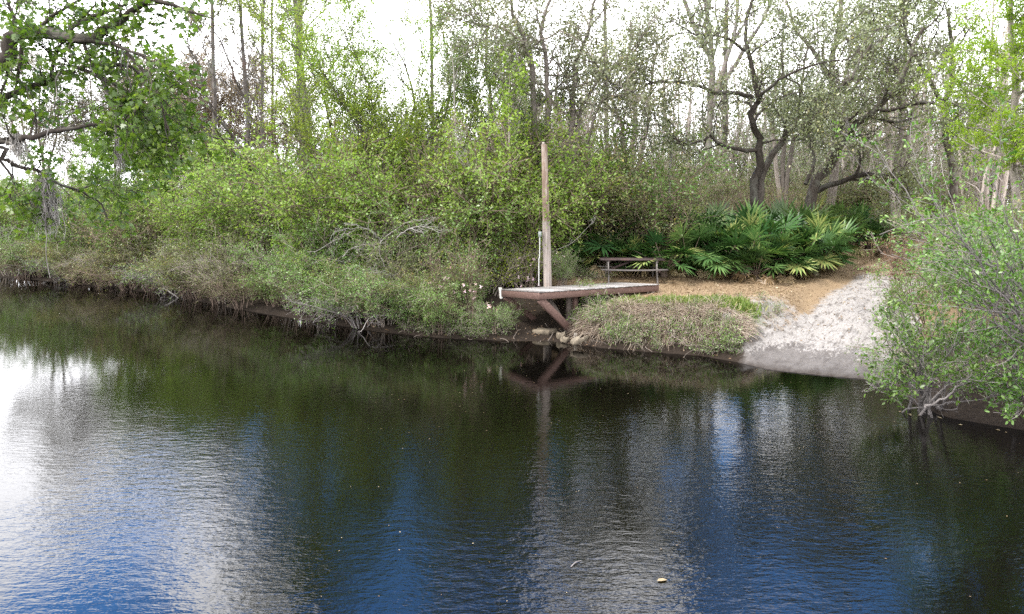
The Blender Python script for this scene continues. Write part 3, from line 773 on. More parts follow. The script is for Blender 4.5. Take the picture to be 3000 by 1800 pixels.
# --- bright green sapling left of the pole
b9 = base(1480, 26.5)
build_tree('sweetgum_sapling', 'slender sapling in bright fresh green star shaped leaves left of the pole', 'tree', [
    (np.array([b9] + px([(1482, 700, 26.5), (1488, 560, 26.5), (1492, 420, 26.5), (1490, 300, 26.5), (1494, 215, 26.5)])), .055, .012)],
    [dict(n=30, t0=.3, t1=1., L=1.5, ang=(.9, 1.4), up=.25, wig=.15, M=6, rs=.4, minr=.006, taper=.35), dict(n=6, t0=.25, L=.55, ang=(.5, 1.), up=.1, wig=.2, M=4, rs=.6, minr=.004)],
    dict(per=7, size=.11, shape='lobed', spread=.07, flat=.6, droop=-.25, on=(-1,)), 30, B_GREY, L_BRI)

# --- yellow-green willowy trees in the middle
def willow(u, y, stems, seed, label, mat=L_YEL, per=9, size=.085, n1=18):
    b_ = base(u, y)
    tr = []
    for k, (pts, r) in enumerate(stems):
        off = np.array([.25 * math.sin(k * 2.1), .25 * math.cos(k * 2.1), 0])
        tr.append((np.array([b_ + off] + px([(a, c, y + d) for a, c, d in pts])), r, .014))
    build_tree('willow', label, 'tree', tr,
               [dict(n=n1, t0=.36, rel=.38, ang=(.35, .8), up=.15, wig=.12, M=6, rs=.45, minr=.009, taper=.15),
                dict(n=6, t0=.2, rel=.45, ang=(.4, .9), up=.0, wig=.15, M=5, rs=.55, minr=.005),
                dict(n=5, t0=.1, L=.5, ang=(.4, .9), up=-.05, wig=.15, M=4, rs=.6, minr=.0035)],
               dict(per=per, size=size, shape='diamond', spread=.08, flat=.6, droop=-.1, along=.8, on=(-1, -2)), seed, B_DARK, mat, wob=.03)
willow(1190, 30, [([(1200, 560, 0), (1190, 420, 0), (1215, 300, 0), (1180, 180, 0), (1120, 60, 0)], .09), ([(1150, 560, -.4), (1080, 420, -.8), (1010, 310, -1.), (930, 230, -1.2)], .06),
                  ([(1180, 520, .2), (1110, 360, .2), (1060, 200, 0), (1000, 80, 0)], .07), ([(1220, 500, .3), (1270, 380, .3), (1310, 290, .2), (1390, 200, .2)], .06)], 31,
       'tall yellow green willowy tree with fanning stems left of the slim white trunk')
willow(1020, 31.5, [([(1015, 560, 0), (980, 420, 0), (950, 300, 0), (900, 180, 0), (840, 110, 0)], .07), ([(1040, 560, .2), (1050, 400, .4), (1040, 250, .5), (1070, 110, .5)], .06),
                    ([(990, 560, -.3), (910, 460, -.6), (850, 380, -.8)], .05)], 32, 'sparse yellow green willowy tree beside the two thick bare trunks')
willow(1300, 33, [([(1305, 560, 0), (1290, 400, 0), (1320, 260, 0), (1300, 120, 0), (1270, 10, 0)], .08), ([(1320, 560, .2), (1370, 400, .2), (1400, 260, .2), (1450, 150, .2)], .06)], 33,
       'thin leaved willowy tree reaching above the bright green sapling', per=5)
willow(900, 33, [([(905, 560, 0), (900, 430, 0), (880, 300, 0), (860, 200, 0)], .06), ([(930, 560, .2), (960, 430, .3), (1000, 330, .3), (1030, 260, .3)], .05)], 36,
       'yellow green willowy tree in front of the two thick bare trunks', per=8)
willow(1110, 28.5, [([(1110, 620, 0), (1090, 500, 0), (1060, 400, 0), (1020, 330, 0)], .05), ([(1140, 620, .2), (1170, 500, .3), (1230, 400, .3), (1280, 340, .3)], .05), ([(1120, 600, 0), (1130, 480, 0), (1120, 360, 0)], .05)], 37,
       'low spreading yellow green willowy tree in the middle of the thicket')
willow(1420, 29, [([(1425, 600, 0), (1440, 480, 0), (1420, 360, 0), (1400, 260, 0)], .05), ([(1440, 600, .2), (1500, 500, .2), (1540, 420, .2)], .04)], 38,
       'fresh green willowy tree between the slim white tree and the pole', L_SHR, 8)
willow(390, 38.5, [([(400, 640, 0), (420, 540, 0), (430, 460, 0), (470, 380, 0)], .06), ([(370, 640, 0), (350, 540, 0), (330, 450, 0)], .06), ([(420, 640, 0), (480, 560, 0), (540, 480, 0)], .06)], 34,
       'rounded fresh green willowy bush tree below the hanging maple leaves', L_FEA, 17, .11, 14)
willow(560, 37, [([(570, 640, 0), (580, 560, 0), (600, 480, 0)], .06), ([(540, 640, 0), (500, 560, 0), (470, 500, 0)], .05), ([(590, 640, 0), (650, 570, 0), (690, 500, 0)], .05)], 35,
       'low pale green willowy bush tree in front of the bare trunks', L_FEA, 14, .11)

# --- tall bare trunks on the left
def topleaf(tm, cm, lv, rg, org):
    P_, R_ = lv[-1]; k = P_[:, 0, 2] + org[2] > 14.5
    if k.any(): leaves(cm, P_[k], R_[k], 9, .17, 'diamond', rg, spread=.15)
def tallbare(u0, v0, ut, y, r, seed, label, name='bare_tree', top=-480, lv=None, kink=0, group=None):
    b_ = base(u0, y)
    build_tree(name, label, 'tree', [(np.array([b_] + px([(u0 + (ut - u0) * .25 + kink, v0 * .75, y), (u0 + (ut - u0) * .6 - kink, v0 * .4, y), (ut, 0, y), (ut + (ut - u0) * .3, -160, y), (ut + (ut - u0) * .5, top, y)])), r, r * .45)],
               lv or [dict(n=26, t0=.22, L=3.8, ang=(.6, 1.1), up=.35, wig=.15, M=6, rs=.28, minr=.018, taper=.3), dict(n=6, t0=.25, rel=.4, ang=(.4, .9), up=.2, wig=.2, M=5, rs=.5, minr=.012),
                      dict(n=5, t0=.2, rel=.5, ang=(.4, .9), up=.1, wig=.2, M=4, rs=.6, minr=.009)], dict(per=2, size=.07, shape='diamond', spread=.05), seed, B_BARE, L_SHD, wob=.015, group=group, extra=topleaf)
tallbare(632, 520, 620, 44, .15, 41, 'grey bare trunk standing leftmost of the tall leafless trunks')
tallbare(735, 520, 703, 45, .15, 42, 'tall pale bare trunk leaning slightly left beside the pod tree')
tallbare(765, 520, 772, 47, .13, 43, 'straight thin bare trunk midway between the leaning trunk and the thick pair')
tallbare(800, 520, 797, 50, .1, 44, 'thinnest tall bare trunk left of the thick pair of trunks')
tallbare(884, 560, 878, 41, .21, 45, 'thick dark straight bare trunk, left one of the close pair', kink=3)
tallbare(922, 560, 862, 40, .17, 46, 'thick bare trunk leaning left across its straight neighbour')
tallbare(1270, 560, 1262, 44, .14, 47, 'pale bare trunk seen through the yellow green willow leaves')
tallbare(1780, 600, 1772, 46, .16, 48, 'dim grey trunk in the woods behind the picnic table')
tallbare(2120, 600, 2128, 47, .2, 49, 'broad pale trunk in the woods left of the twisted oak')
tallbare(2640, 560, 2655, 46, .17, 50, 'dim trunk in the woods above the end of the ramp')
# --- crooked pod-bearing tree among them
b10 = base(765, 37)
def pods(tm, cm, lv, rg, org):
    pass
t_pod, _, _ = build_tree('catalpa', 'crooked leafless tree hung with long dark seed pods among bare trunks', 'tree', [
    (np.array([b10] + px([(770, 620, 37), (752, 530, 37), (730, 480, 36.8), (690, 410, 36.5), (640, 350, 36.2), (600, 270, 36), (575, 180, 36), (545, 110, 36)])), .12, .03),
    (np.array(px([(735, 490, 36.9), (760, 400, 37), (725, 320, 37), (690, 230, 36.8), (645, 120, 36.5), (590, 40, 36.5)])), .08, .02),
    (np.array(px([(752, 520, 37), (800, 470, 37), (850, 480, 37), (880, 430, 37), (860, 380, 37)])), .08, .03),
    (np.array(px([(690, 410, 36.5), (620, 400, 36), (560, 340, 35.6), (520, 330, 35.4)])), .05, .02),
    (np.array(px([(600, 270, 36), (550, 240, 35.6), (500, 250, 35.2), (460, 210, 35)])), .04, .015),
], [dict(n=7, t0=.3, rel=.35, ang=(.5, 1.1), up=.2, wig=.3, M=6, rs=.5, minr=.016), dict(n=5, t0=.2, rel=.5, ang=(.5, 1.1), up=.1, wig=.3, M=5, rs=.5, minr=.011), dict(n=4, t0=.2, L=.6, ang=(.5, 1.1), wig=.3, M=4, rs=.6, minr=.008)],
    dict(per=1, size=.07, shape='diamond', spread=.05), 51, B_DARK, L_ORG, wob=.05)
PODM = plain('seed_pod', (.10, .06, .045), .7, .3)
rg = np.random.default_rng(8)
for u, v, yy in [(560, 45, 36), (565, 190, 35.6), (556, 245, 35.5), (685, 212, 36.8), (718, 178, 36.8), (508, 440, 35.4), (532, 440, 35.4), (600, 400, 36)]:
    m = MB(); c = pt(u, v, yy) - np.array(t_pod.location)
    for k in range(5):
        a = c + np.array([rg.normal() * .07, rg.normal() * .07, rg.uniform(-.1, .1)])
        P_ = np.array([a, a + (rg.normal() * .04, 0, -.18), a + (rg.normal() * .06, 0, -.38), a + (rg.normal() * .08, 0, -.55)])
        tubes(m, catmull(P_, 8)[None], (np.sin(np.linspace(.25, 3., 8)) * .022 + .003)[None], 5, rg)
    part('seed_pods', m, PODM, t_pod, True)

# --- hazy tan budding trees left background
for k, (u, y, top, lab) in enumerate([(500, 46, 130, 'tan budding tree in the left distance beside the bare trunks'), (590, 50, 190, 'low tan budding tree in the gap left of the bare trunks'),
                                      (330, 48, 130, 'pale budding tree in the distance seen through the maple leaves'), (120, 46, 100, 'grey budding tree in the far left distance behind the maple limbs'),
                                      (680, 52, 150, 'pinkish grey twiggy tree between the two leftmost bare trunks'), (810, 50, 220, 'low pinkish grey twiggy tree just left of the thick pair of trunks'), (420, 52, 240, 'hazy tan twig tree behind the rounded willowy bush')]):
    b_ = base(u, y)
    build_tree('budding_tree', lab, 'tree', [(np.array([b_] + px([(u + 8, 500, y), (u - 6, 380, y), (u + 5, top, y)])), .11, .03), (np.array([b_] + px([(u - 20, 500, y), (u - 50, 400, y), (u - 70, top + 60, y)])), .09, .03), (np.array([b_] + px([(u + 20, 500, y), (u + 45, 400, y), (u + 60, top + 90, y)])), .08, .03)],
               [dict(n=17, t0=.25, rel=.34, ang=(.5, 1.), up=.3, wig=.2, M=6, rs=.4, minr=.018), dict(n=7, t0=.2, rel=.5, ang=(.5, 1.), up=.1, wig=.25, M=5, rs=.5, minr=.014), dict(n=7, t0=.2, L=1.1, ang=(.5, 1.), wig=.25, M=4, rs=.6, minr=.011)],
               dict(per=5, size=.11, shape='diamond', spread=.08), 60 + k, B_TWIG, [L_ORG, L_ORG, L_SHD, L_SHD, L_ORG, L_ORG, L_ORG][k])

# --- lime green feathery tree, right
b11 = base(2985, 21)
build_tree('cypress', 'lime green feathery tree filling the top right corner', 'tree', [
    (np.array([b11] + px([(2980, 600, 21), (2960, 420, 21), (2975, 250, 21), (2960, 80, 21), (2970, -120, 21)])), .13, .05),
    (np.array([b11 + (.9, -.6, 0)] + px([(3080, 600, 20), (3100, 400, 20), (3060, 200, 20), (3080, 0, 20)])), .12, .04)],
    [dict(n=34, t0=.28, L=2.7, ang=(.9, 1.4), up=.12, wig=.1, M=7, rs=.3, minr=.008, taper=.45, grav=-.02), dict(n=11, t0=.12, rel=.36, ang=(.6, 1.1), up=0, wig=.12, M=5, rs=.5, minr=.005), dict(n=5, t0=.15, L=.35, ang=(.5, 1.), wig=.1, M=4, rs=.6, minr=.0035)],
    dict(per=15, size=.08, shape='diamond', spread=.04, flat=1., droop=-.05, along=.7), 70, B_GREY, L_LIME)

# --- maple limbs entering from the left (trunk stands on the near bank, outside the picture)
mb_ = np.array([-13.2, 9.4, hz(-13.2, 9.4)])
mtop = np.array([-12.2, 10.2, 6.0])
MAPT = [
    (np.array([mb_, mb_ + (.3, .2, 2.5), mtop, mtop + (.6, .2, 2.5), mtop + (1, .3, 6)]), .3, .1),
    (np.array([mtop + (0, 0, -.6), pt(-60, 210, 10.2), pt(15, 150, 10.2), pt(45, 100, 10.2), pt(110, 92, 10.1), pt(220, 112, 10), pt(290, 98, 9.9), pt(345, 68, 9.8), pt(385, 30, 9.7), pt(450, 0, 9.5), pt(540, 30, 9.3), pt(620, 45, 9.2)]), .125, .01),
    (np.array([mtop + (0, 0, -1.2), pt(-80, 340, 10.6), pt(0, 290, 10.5), pt(90, 258, 10.4), pt(160, 225, 10.3), pt(205, 205, 10.2), pt(260, 195, 10.1), pt(330, 205, 10)]), .065, .014),
    (np.array([mtop + (0, 0, -2.), pt(-60, 430, 9.9), pt(30, 420, 9.8), pt(90, 400, 9.8), pt(160, 385, 9.8), pt(225, 378, 9.8), pt(300, 362, 9.8), pt(370, 370, 9.8), pt(430, 380, 9.8)]), .055, .01),
    (np.array([mtop + (0, 0, -2.4), pt(-60, 440, 10.8), pt(10, 468, 10.8), pt(60, 490, 10.8), pt(110, 500, 10.8), pt(160, 530, 10.8), pt(230, 560, 10.8), pt(290, 590, 10.8), pt(315, 640, 10.8)]), .042, .01),
    (np.array([pt(60, 98, 10.2), pt(160, 110, 10), pt(230, 120, 9.8), pt(320, 128, 9.6), pt(380, 150, 9.4), pt(440, 170, 9.2), pt(490, 200, 9.1)]), .04, .01),
    (np.array([pt(205, 80, 10), pt(260, 55, 9.9), pt(310, 35, 9.8), pt(370, 8, 9.7), pt(360, -60, 9.6)]), .035, .012),
    (np.array([pt(150, 230, 10.3), pt(155, 190, 10.2), pt(170, 150, 10.1), pt(185, 120, 10)]), .03, .012),
    (np.array([pt(-10, 175, 10.3), pt(20, 200, 10.3), pt(15, 240, 10.2), pt(0, 280, 10.1)]), .03, .01),
    (np.array([pt(45, 95, 10.2), pt(40, 50, 10.2), pt(25, 10, 10.2), pt(10, -60, 10.2)]), .03, .012),
    (np.array([pt(235, 200, 10.2), pt(300, 230, 10), pt(360, 260, 9.9), pt(410, 320, 9.9), pt(450, 370, 9.8), pt(480, 420, 9.8)]), .03, .008),
    (np.array([pt(300, 235, 10), pt(330, 290, 9.9), pt(380, 340, 9.9), pt(400, 400, 9.9), pt(470, 440, 9.9)]), .025, .007),
    (np.array([pt(260, 195, 10.1), pt(330, 190, 10), pt(390, 200, 9.9), pt(440, 260, 9.8), pt(490, 290, 9.8)]), .03, .007),
    (np.array([pt(230, 560, 10.8), pt(270, 540, 10.6), pt(320, 530, 10.5), pt(345, 560, 10.5)]), .02, .006),
    (np.array([pt(0, 470, 10.8), pt(40, 530, 10.7), pt(30, 580, 10.7), pt(70, 600, 10.7)]), .02, .006),
    (np.array([pt(110, 92, 10.1), pt(150, 50, 10), pt(200, 20, 9.9), pt(260, -20, 9.9)]), .03, .01),
    (np.array([pt(370, 155, 9.5), pt(430, 220, 9.5), pt(470, 300, 9.5), pt(490, 380, 9.6)]), .025, .008),
]
def maple_extra(tm, cm, lv, rg, org):
    pass
build_tree('maple', 'maple with thick mossy limbs and dark green leaves overhanging from the left edge', 'tree', MAPT,
           [dict(n=12, t0=.25, L=.8, ang=(.5, 1.2), up=.0, wig=.25, M=6, rs=.4, minr=.005, taper=.2), dict(n=5, t0=.25, L=.36, ang=(.5, 1.1), up=-.05, wig=.25, M=4, rs=.6, minr=.003)],
           dict(per=7, size=.08, shape='lobed', spread=.05, flat=.9, droop=-.2, t0=.2), 71, B_DARK, L_MAP, nres=22, wob=.05)
# hanging vines and moss
VM = B_BONE
rg = np.random.default_rng(77)
for k, (u, v0_, v1_, du) in enumerate([(352, 60, 240, 8), (349, 130, 480, -12), (300, 170, 330, 40), (362, 140, 300, 22), (372, 140, 350, 14), (170, 210, 400, -30), (262, 170, 300, 50), (330, 300, 520, 20), (415, 110, 300, 40), (440, 200, 330, 24), (130, 560, 815, 12)]):
    y_ = 9.7
    n_ = 9; vs = np.linspace(v0_, v1_, n_); us = u + du * np.linspace(0, 1, n_) ** 1.5 + rg.normal(size=n_) * 4
    P_ = catmull([pt(a, c, y_ + .15 * rg.normal()) for a, c in zip(us, vs)], 26)
    m = MB(); o3 = P_[0].copy(); tubes(m, (P_ - o3)[None], np.linspace(.008, .005, 26)[None], 5, rg)
    o = part('hanging_vine', m, VM, None, True); o.location = o3
    tag(o, 'thin pale bare vine hanging down from the maple limbs', 'vine', 'bare vines hanging from the maple limbs')
def moss(u, v0_, v1_, wpx, y_, label, n_=130, seed=1):
    r = np.random.default_rng(seed); m = MB(); top = pt(u, v0_, y_); bot = pt(u, v1_, y_); Lm = top[2] - bot[2]; w_ = wpx / F * y_
    K = 8; P_ = np.zeros((n_, K, 3))
    dz_ = r.random(n_) ** 1.3 * .42; st_ = np.stack([r.normal(size=n_) * w_ * (.08 + .5 * dz_), r.normal(size=n_) * w_ * (.08 + .45 * dz_), -dz_ * Lm], 1)
    ln = Lm * r.uniform(.35, .75, n_)
    P_[:, 0] = st_
    for k in range(1, K):
        P_[:, k] = P_[:, k - 1] + np.stack([r.normal(size=n_) * w_ * .09, r.normal(size=n_) * w_ * .09, -ln / K * r.uniform(.6, 1.4, n_)], 1)
    tubes(m, P_, np.full((n_, K), .0055) * np.linspace(1, .6, K), 3, r)
    o = part('spanish_moss', m, B_MOSS, None); o.location = top
    return tag(o, label, 'moss')
moss(130, 495, 690, 52, 10.8, 'long grey beard of moss hanging from the lowest maple limb', 420, 3)
moss(45, 380, 480, 40, 9.8, 'short grey moss tuft hanging from the third maple limb at the left edge', 120, 4)
moss(345, 400, 520, 26, 9.8, 'wispy moss strands hanging below the tip of the third maple limb', 70, 5)
moss(2482, 350, 400, 14, 30.5, 'pale moss wisp hanging in the leaning live oak', 40, 6)

# ------------------------------------------------------------------ shrub prototypes (unit: about 3 m tall, foot at the origin)
def shrub(seed, h=3., stems=16, spread=.9, lean=.5, n1=7, n2=5, per=6, size=.075, shape='diamond', l2=.55, wig=.2, droop=-.1, keep=1., rstem=.022, up2=.1, l1=.38, t0=.3):
    rg = np.random.default_rng(seed)
    P = []; R = []
    for k in range(stems):
        a = rg.uniform(0, 6.28); r0 = spread * .35 * rg.random() ** .5
        p = np.array([math.cos(a) * r0, math.sin(a) * r0, -.1]); hh = h * rg.uniform(.6, 1.)
        le = lean * rg.uniform(.3, 1.3); a2 = a + rg.normal() * .5
        pts = [p + np.array([math.cos(a2) * le * t ** 1.6 * hh + rg.normal() * .05 * h * t, math.sin(a2) * le * t ** 1.6 * hh + rg.normal() * .05 * h * t, hh * (t - .18 * le * t * t)]) for t in (0, .33, .66, 1)]
        P.append(catmull(pts, 9)); R.append(np.linspace(rstem, rstem * .3, 9) * rg.uniform(.6, 1.2))
    P = np.array(P); R = np.array(R)
    sm = MB(); lm = MB()
    tubes(sm, P, R, 5, rg)
    c1 = grow(P, R, n1, rg, t0=t0, rel=l1, ang=(.5, 1.1), up=.1, wig=wig, M=5, rs=.55, minr=.006); tubes(sm, *c1, 3, rg)
    c2 = grow(*c1, n2, rg, t0=.2, L=l2, ang=(.5, 1.1), up=up2, wig=wig, M=4, rs=.6, minr=.0045); tubes(sm, *c2, 3, rg)
    if per: leaves(lm, *c2, per, size, shape, rg, spread=.06, flat=.7, droop=droop, keep=keep)
    return sm, lm
PROTO = {
    'green': shrub(101, 3., 18, .9, .55, 7, 5, 12, .07),
    'green2': shrub(102, 2.4, 16, 1.0, .8, 7, 5, 12, .065),
    'twiggy': shrub(103, 2.4, 16, 1.0, .8, 8, 6, 3, .06, l2=.6, wig=.28),
    'twiggy2': shrub(104, 2.0, 18, 1.1, 1.0, 7, 6, 3, .065, l2=.55, wig=.3, up2=-.1),
    'olive': shrub(105, 3., 16, .9, .5, 7, 5, 10, .068),
    'olive2': shrub(106, 3.4, 14, .8, .4, 8, 5, 7, .075, 'diamond'),
    'canes': shrub(107, 3., 26, .8, .16, 4, 3, 3, .07, rstem=.016, l1=.22, l2=.35, t0=.4),
    'feather': shrub(108, 3.2, 16, .8, .5, 8, 6, 12, .07, 'diamond', up2=.0),
    'far': shrub(109, 8., 11, 1.5, .16, 8, 6, 2, .13, l1=.22, l2=1.1, rstem=.05, t0=.15),
    'far2': shrub(110, 7., 12, 2., .25, 8, 6, 5, .14, l1=.25, l2=1.2, rstem=.05, t0=.1),
    'far3': shrub(111, 11., 8, 1.2, .10, 10, 6, 1, .12, l1=.2, l2=1.2, rstem=.085, t0=.25),
    'yellow': shrub(112, 1.5, 14, .8, .6, 6, 4, 7, .06),
}
SMATS = {'green': (B_TWIG, L_SHR), 'green2': (B_TWIG, L_SHR), 'twiggy': (B_TWIG, L_SHD), 'twiggy2': (B_BONE, L_SHR), 'olive': (B_TWIG, L_SHD), 'olive2': (B_TWIG, L_SHD), 'canes': (B_BRN, L_SHR),
         'feather': (B_TWIG, L_FEA), 'yellow': (B_TWIG, L_YEL)}
SMESH = {k: (PROTO[k][0].mesh('stems', SMATS[k][0]), PROTO[k][1].mesh('foliage', SMATS[k][1])) for k in SMATS}

def put_shrub(kind, u, y, h, wid, rot, label, name='shrub', cat='shrub', group=None):
    """copy of a prototype at picture column u, distance y, h metres tall"""
    hp = {'green': 3., 'green2': 2.2, 'twiggy': 2.2, 'twiggy2': 1.8, 'olive': 3., 'olive2': 3.4, 'canes': 3., 'feather': 3.2, 'yellow': 1.5}[kind]
    b_ = base(u, y); s = h / hp
    t = thing(name, label, cat, tuple(b_), group); t.rotation_euler = (0, 0, rot); t.scale = (s * wid, s * wid, s)
    part('stems', SMESH[kind][0], None, t); part('foliage', SMESH[kind][1], None, t)
    return t

# front row along the left bank: picture column, metres back from the waterline, height ...
su = [s_[0] for s_ in shore_px]; sy = [atz(*s_, 0)[1] for s_ in shore_px]
def shore_y(u): return float(np.interp(u, su, sy))
for kind, u, back, h, wid, rot, lab in [
    ('twiggy', 30, .8, 2.2, 1.3, .3, 'grey twiggy shrub at the water on the far left edge'),
    ('green2', 110, 2.2, 3.0, 1.1, 1.3, 'green shrub behind the beard of moss on the far left'),
    ('twiggy2', 190, .6, 1.7, 1.4, 2.2, 'low twiggy shrub at the waterline right of the moss beard'),
    ('green', 270, 2.4, 3.4, 1.1, .2, 'bushy green shrub under the lowest maple leaves'),
    ('twiggy', 340, .7, 2.0, 1.3, 4.2, 'grey leaning twig shrub at the water below the willowy bush'),
    ('olive', 440, 2.0, 3.2, 1.1, 5.1, 'olive shrub at the bank right of the willowy bush'),
    ('twiggy2', 500, .5, 1.8, 1.5, .9, 'low tangled grey shrub where the dark bank dips to the water'),
    ('olive', 590, 2.2, 3.0, 1.2, 2.9, 'yellowish olive shrub below the crooked pod tree'),
    ('twiggy', 660, .8, 2.2, 1.2, 3.3, 'spiky grey twig shrub left of the dense green thicket'),
    ('olive2', 730, 2.0, 3.6, 1., 4.4, 'upright olive shrub with bare tips left of the green thicket'),
    ('green', 860, 1.2, 2.8, 1.2, .5, 'dense green shrub, left one of the two bushes above the dead branches'),
    ('green2', 960, .8, 2.1, 1.3, 1.8, 'dense low green shrub overhanging the dead branches'),
    ('green', 1010, 2.6, 3.6, 1.1, 3.6, 'tall leafy green shrub behind the low bank bushes'),
    ('twiggy2', 1060, .3, 1.3, 1.4, 5.5, 'small grey twig bush dipping into the water'),
    ('green2', 1130, .7, 1.9, 1.2, 2.4, 'fresh green bush at the water between dead branches and canes'),
    ('olive2', 1180, 2.4, 3.6, 1.1, .8, 'tall thin stemmed olive shrub left of the slim white tree'),
    ('green2', 1230, 1.0, 1.7, 1.2, 4.1, 'low leafy bush below the bare litter patch left of the canes'),
    ('canes', 1310, 1.0, 2.8, 1., .4, 'clump of straight brown canes below the slim white tree'),
    ('canes', 1370, 1.3, 3.0, 1., 2.0, 'clump of upright canes with pink blossoms left of the deck'),
    ('yellow', 1425, 3.2, 2.0, 1.2, 1.1, 'yellow green bush beside the white capped deck corner'),
    ('green2', 1445, .5, .95, 1.1, 3.0, 'leafy bush under the white capped deck corner'),
    ('canes', 1430, 4.2, 3.6, 1.1, 5.0, 'tall thin canes behind the yellow green bush'),
    ('yellow', 1540, 4.2, 2.0, 1.1, 2.2, 'yellow green bush against the left side of the wooden pole'),
    ('green', 1650, 4.0, 1.5, .9, 4.8, 'green weedy bush between the pole and the picnic table'),
    ('feather', 1720, 9.5, 3.4, 1.1, .6, 'tall fresh green bush at the left end of the palmetto thicket'),
]:
    put_shrub(kind, u, shore_y(u) + back, h, wid, rot, lab)

# blossoms on the azalea canes and by the pole
def blossoms(u, v, y, spread, n_, label, seed):
    r = np.random.default_rng(seed); c = base(u, y); t = thing('azalea', label, 'azalea', tuple(c))
    sm = MB(); lm = MB(); fm = MB(); K = 7
    P = np.zeros((9, K, 3)); top = pt(u, v, y) - c
    for k in range(9):
        e = top + r.normal(size=3) * np.array([spread, spread * .5, spread * .8]); P[k] = catmull([np.zeros(3) + r.normal(size=3) * (.15, .15, 0), e * (.4, .4, .55), e], K)
    R_ = np.linspace(.013, .005, K)[None].repeat(9, 0)
    tubes(sm, P, R_, 4, r); c1 = grow(P, R_, 5, r, t0=.5, L=.4, wig=.2, M=4, minr=.004); tubes(sm, *c1, 3, r)
    leaves(lm, *c1, 3, .06, 'diamond', r)
    tip = c1[0][:, -1][r.choice(len(c1[0]), n_, replace=False)]
    for q_ in range(6):
        d = r.normal(size=(n_, 3)); put_leaves(fm, tip, d, r.normal(size=(n_, 3)), np.full(n_, .075), 'oval', r.random(n_))
    part('stems', sm, B_BRN, t); part('foliage', lm, L_SHR, t); part('blossoms', fm, L_PNK, t)
blossoms(1330, 810, shore_y(1330) + .8, .35, 12, 'azalea with pale pink blossoms among brown canes left of the deck', 5)
blossoms(1385, 850, shore_y(1385) + .5, .22, 9, 'small azalea sprig with white pink flowers nearest the deck corner', 6)
blossoms(1555, 770, shore_y(1555) + 3.2, .35, 14, 'azalea with pink blossoms beside the pale conduit', 7)
blossoms(1450, 905, shore_y(1450) + .4, .12, 4, 'azalea twig with one white flower low under the deck corner', 8)
blossoms(1640, 760, shore_y(1640) + 3.8, .25, 5, 'azalea with scattered small flowers right of the wooden pole', 9)

# dead branches dipping into the river
def deadbranch(pts, y_, r0, seed, label, n1=6, L=.6, group=None):
    r = np.random.default_rng(seed); u_ = pts[0]; P = catmull([pt(u, v, y_ + d) for u, v, d in pts], 14); o3 = P[0].copy(); P = (P - o3)[None]
    P = P + r.normal(size=P.shape) * .02; R_ = np.linspace(r0, r0 * .35, 14)[None]
    m = MB(); tubes(m, P, R_, 6, r)
    c1 = grow(P, R_, n1, r, t0=.2, L=L, ang=(.5, 1.2), up=0, wig=.35, M=6, rs=.6, minr=.006); tubes(m, *c1, 4, r)
    c2 = grow(*c1, 4, r, t0=.2, L=L * .5, ang=(.5, 1.2), up=0, wig=.35, M=4, rs=.6, minr=.004); tubes(m, *c2, 3, r)
    o = part('dead_branch', m, B_DEAD if u_[0] < 2600 else B_BONE, None, True); o.location = o3; tag(o, label, 'dead branch', group)
deadbranch([(1000, 905, .6), (960, 915, .3), (920, 945, 0), (893, 978, -.2)], shore_y(940), .028, 1, 'pale dead branch slanting down into the water, leftmost of the bleached ones')
deadbranch([(1240, 905, .8), (1180, 925, .4), (1120, 925, .2), (1080, 935, 0), (1058, 975, -.2)], shore_y(1120), .03, 2, 'bleached crooked branch with a forked tip touching the water', 8)
deadbranch([(1070, 850, .9), (1100, 890, .6), (1150, 915, .4), (1200, 925, .3)], shore_y(1130), .024, 3, 'bleached fallen branch lying over the fresh green bush', 8)
deadbranch([(870, 930, .5), (900, 940, .2), (910, 960, 0), (880, 950, -.1), (850, 955, -.2)], shore_y(870), .026, 4, 'curled grey branch above the black water left of the slanting branch')
deadbranch([(480, 845, .8), (540, 880, .3), (620, 895, 0)], shore_y(560), .035, 5, 'grey dead branch trailing along the water under the tangled shrub', 9, .9)
deadbranch([(250, 800, .8), (180, 830, .2), (120, 835, 0)], shore_y(180), .04, 6, 'grey dead branch drooping to the water below the moss beard', 9, .9)
deadbranch([(1110, 690, 2.5), (1060, 670, 2.2), (990, 700, 2), (920, 740, 1.8)], shore_y(1000), .028, 7, 'arched pale bare branch over the dense green shrubs', 6, .8)
deadbranch([(1130, 780, 2), (1110, 720, 1.8), (1180, 660, 1.5), (1240, 640, 1.2)], shore_y(1150), .02, 8, 'pale bare spray of twigs left of the slim white tree', 9, .9)
deadbranch([(900, 640, 4), (850, 570, 4), (880, 500, 4), (960, 480, 4)], shore_y(900), .03, 10, 'drooping spray of grey twigs above the green thicket', 12, 1.1)
deadbranch([(1600, 745, 1.6), (1670, 715, 1.4), (1730, 660, 1.2), (1745, 640, 1)], 24.4, .014, 11, 'long bare stick leaning up to the right behind the pole', 3, .4)
deadbranch([(60, 640, 4), (20, 690, 2), (-40, 700, 1)], shore_y(0), .05, 12, 'bleached fallen limb at the far left edge', 9, 1.2)

r9 = np.random.default_rng(91)
for k in range(16):
    u = r9.uniform(-20, 1250); v = r9.uniform(560, 800) if u < 800 else r9.uniform(600, 860); y_ = shore_y(u) + (1.0 if v > 700 else 3.2); sg = r9.choice([-1, 1])
    deadbranch([(u, v, 0), (u + 30 * sg, v - 30, -.2), (u + 80 * sg, v - 35, -.4), (u + 130 * sg, v - 15 + r9.uniform(-15, 15), -.5)], y_, .02, 100 + k, 'pale bare twig spray tangled in the thicket along the left bank', 10, .8, 'bare twig sprays in the thicket along the left bank')

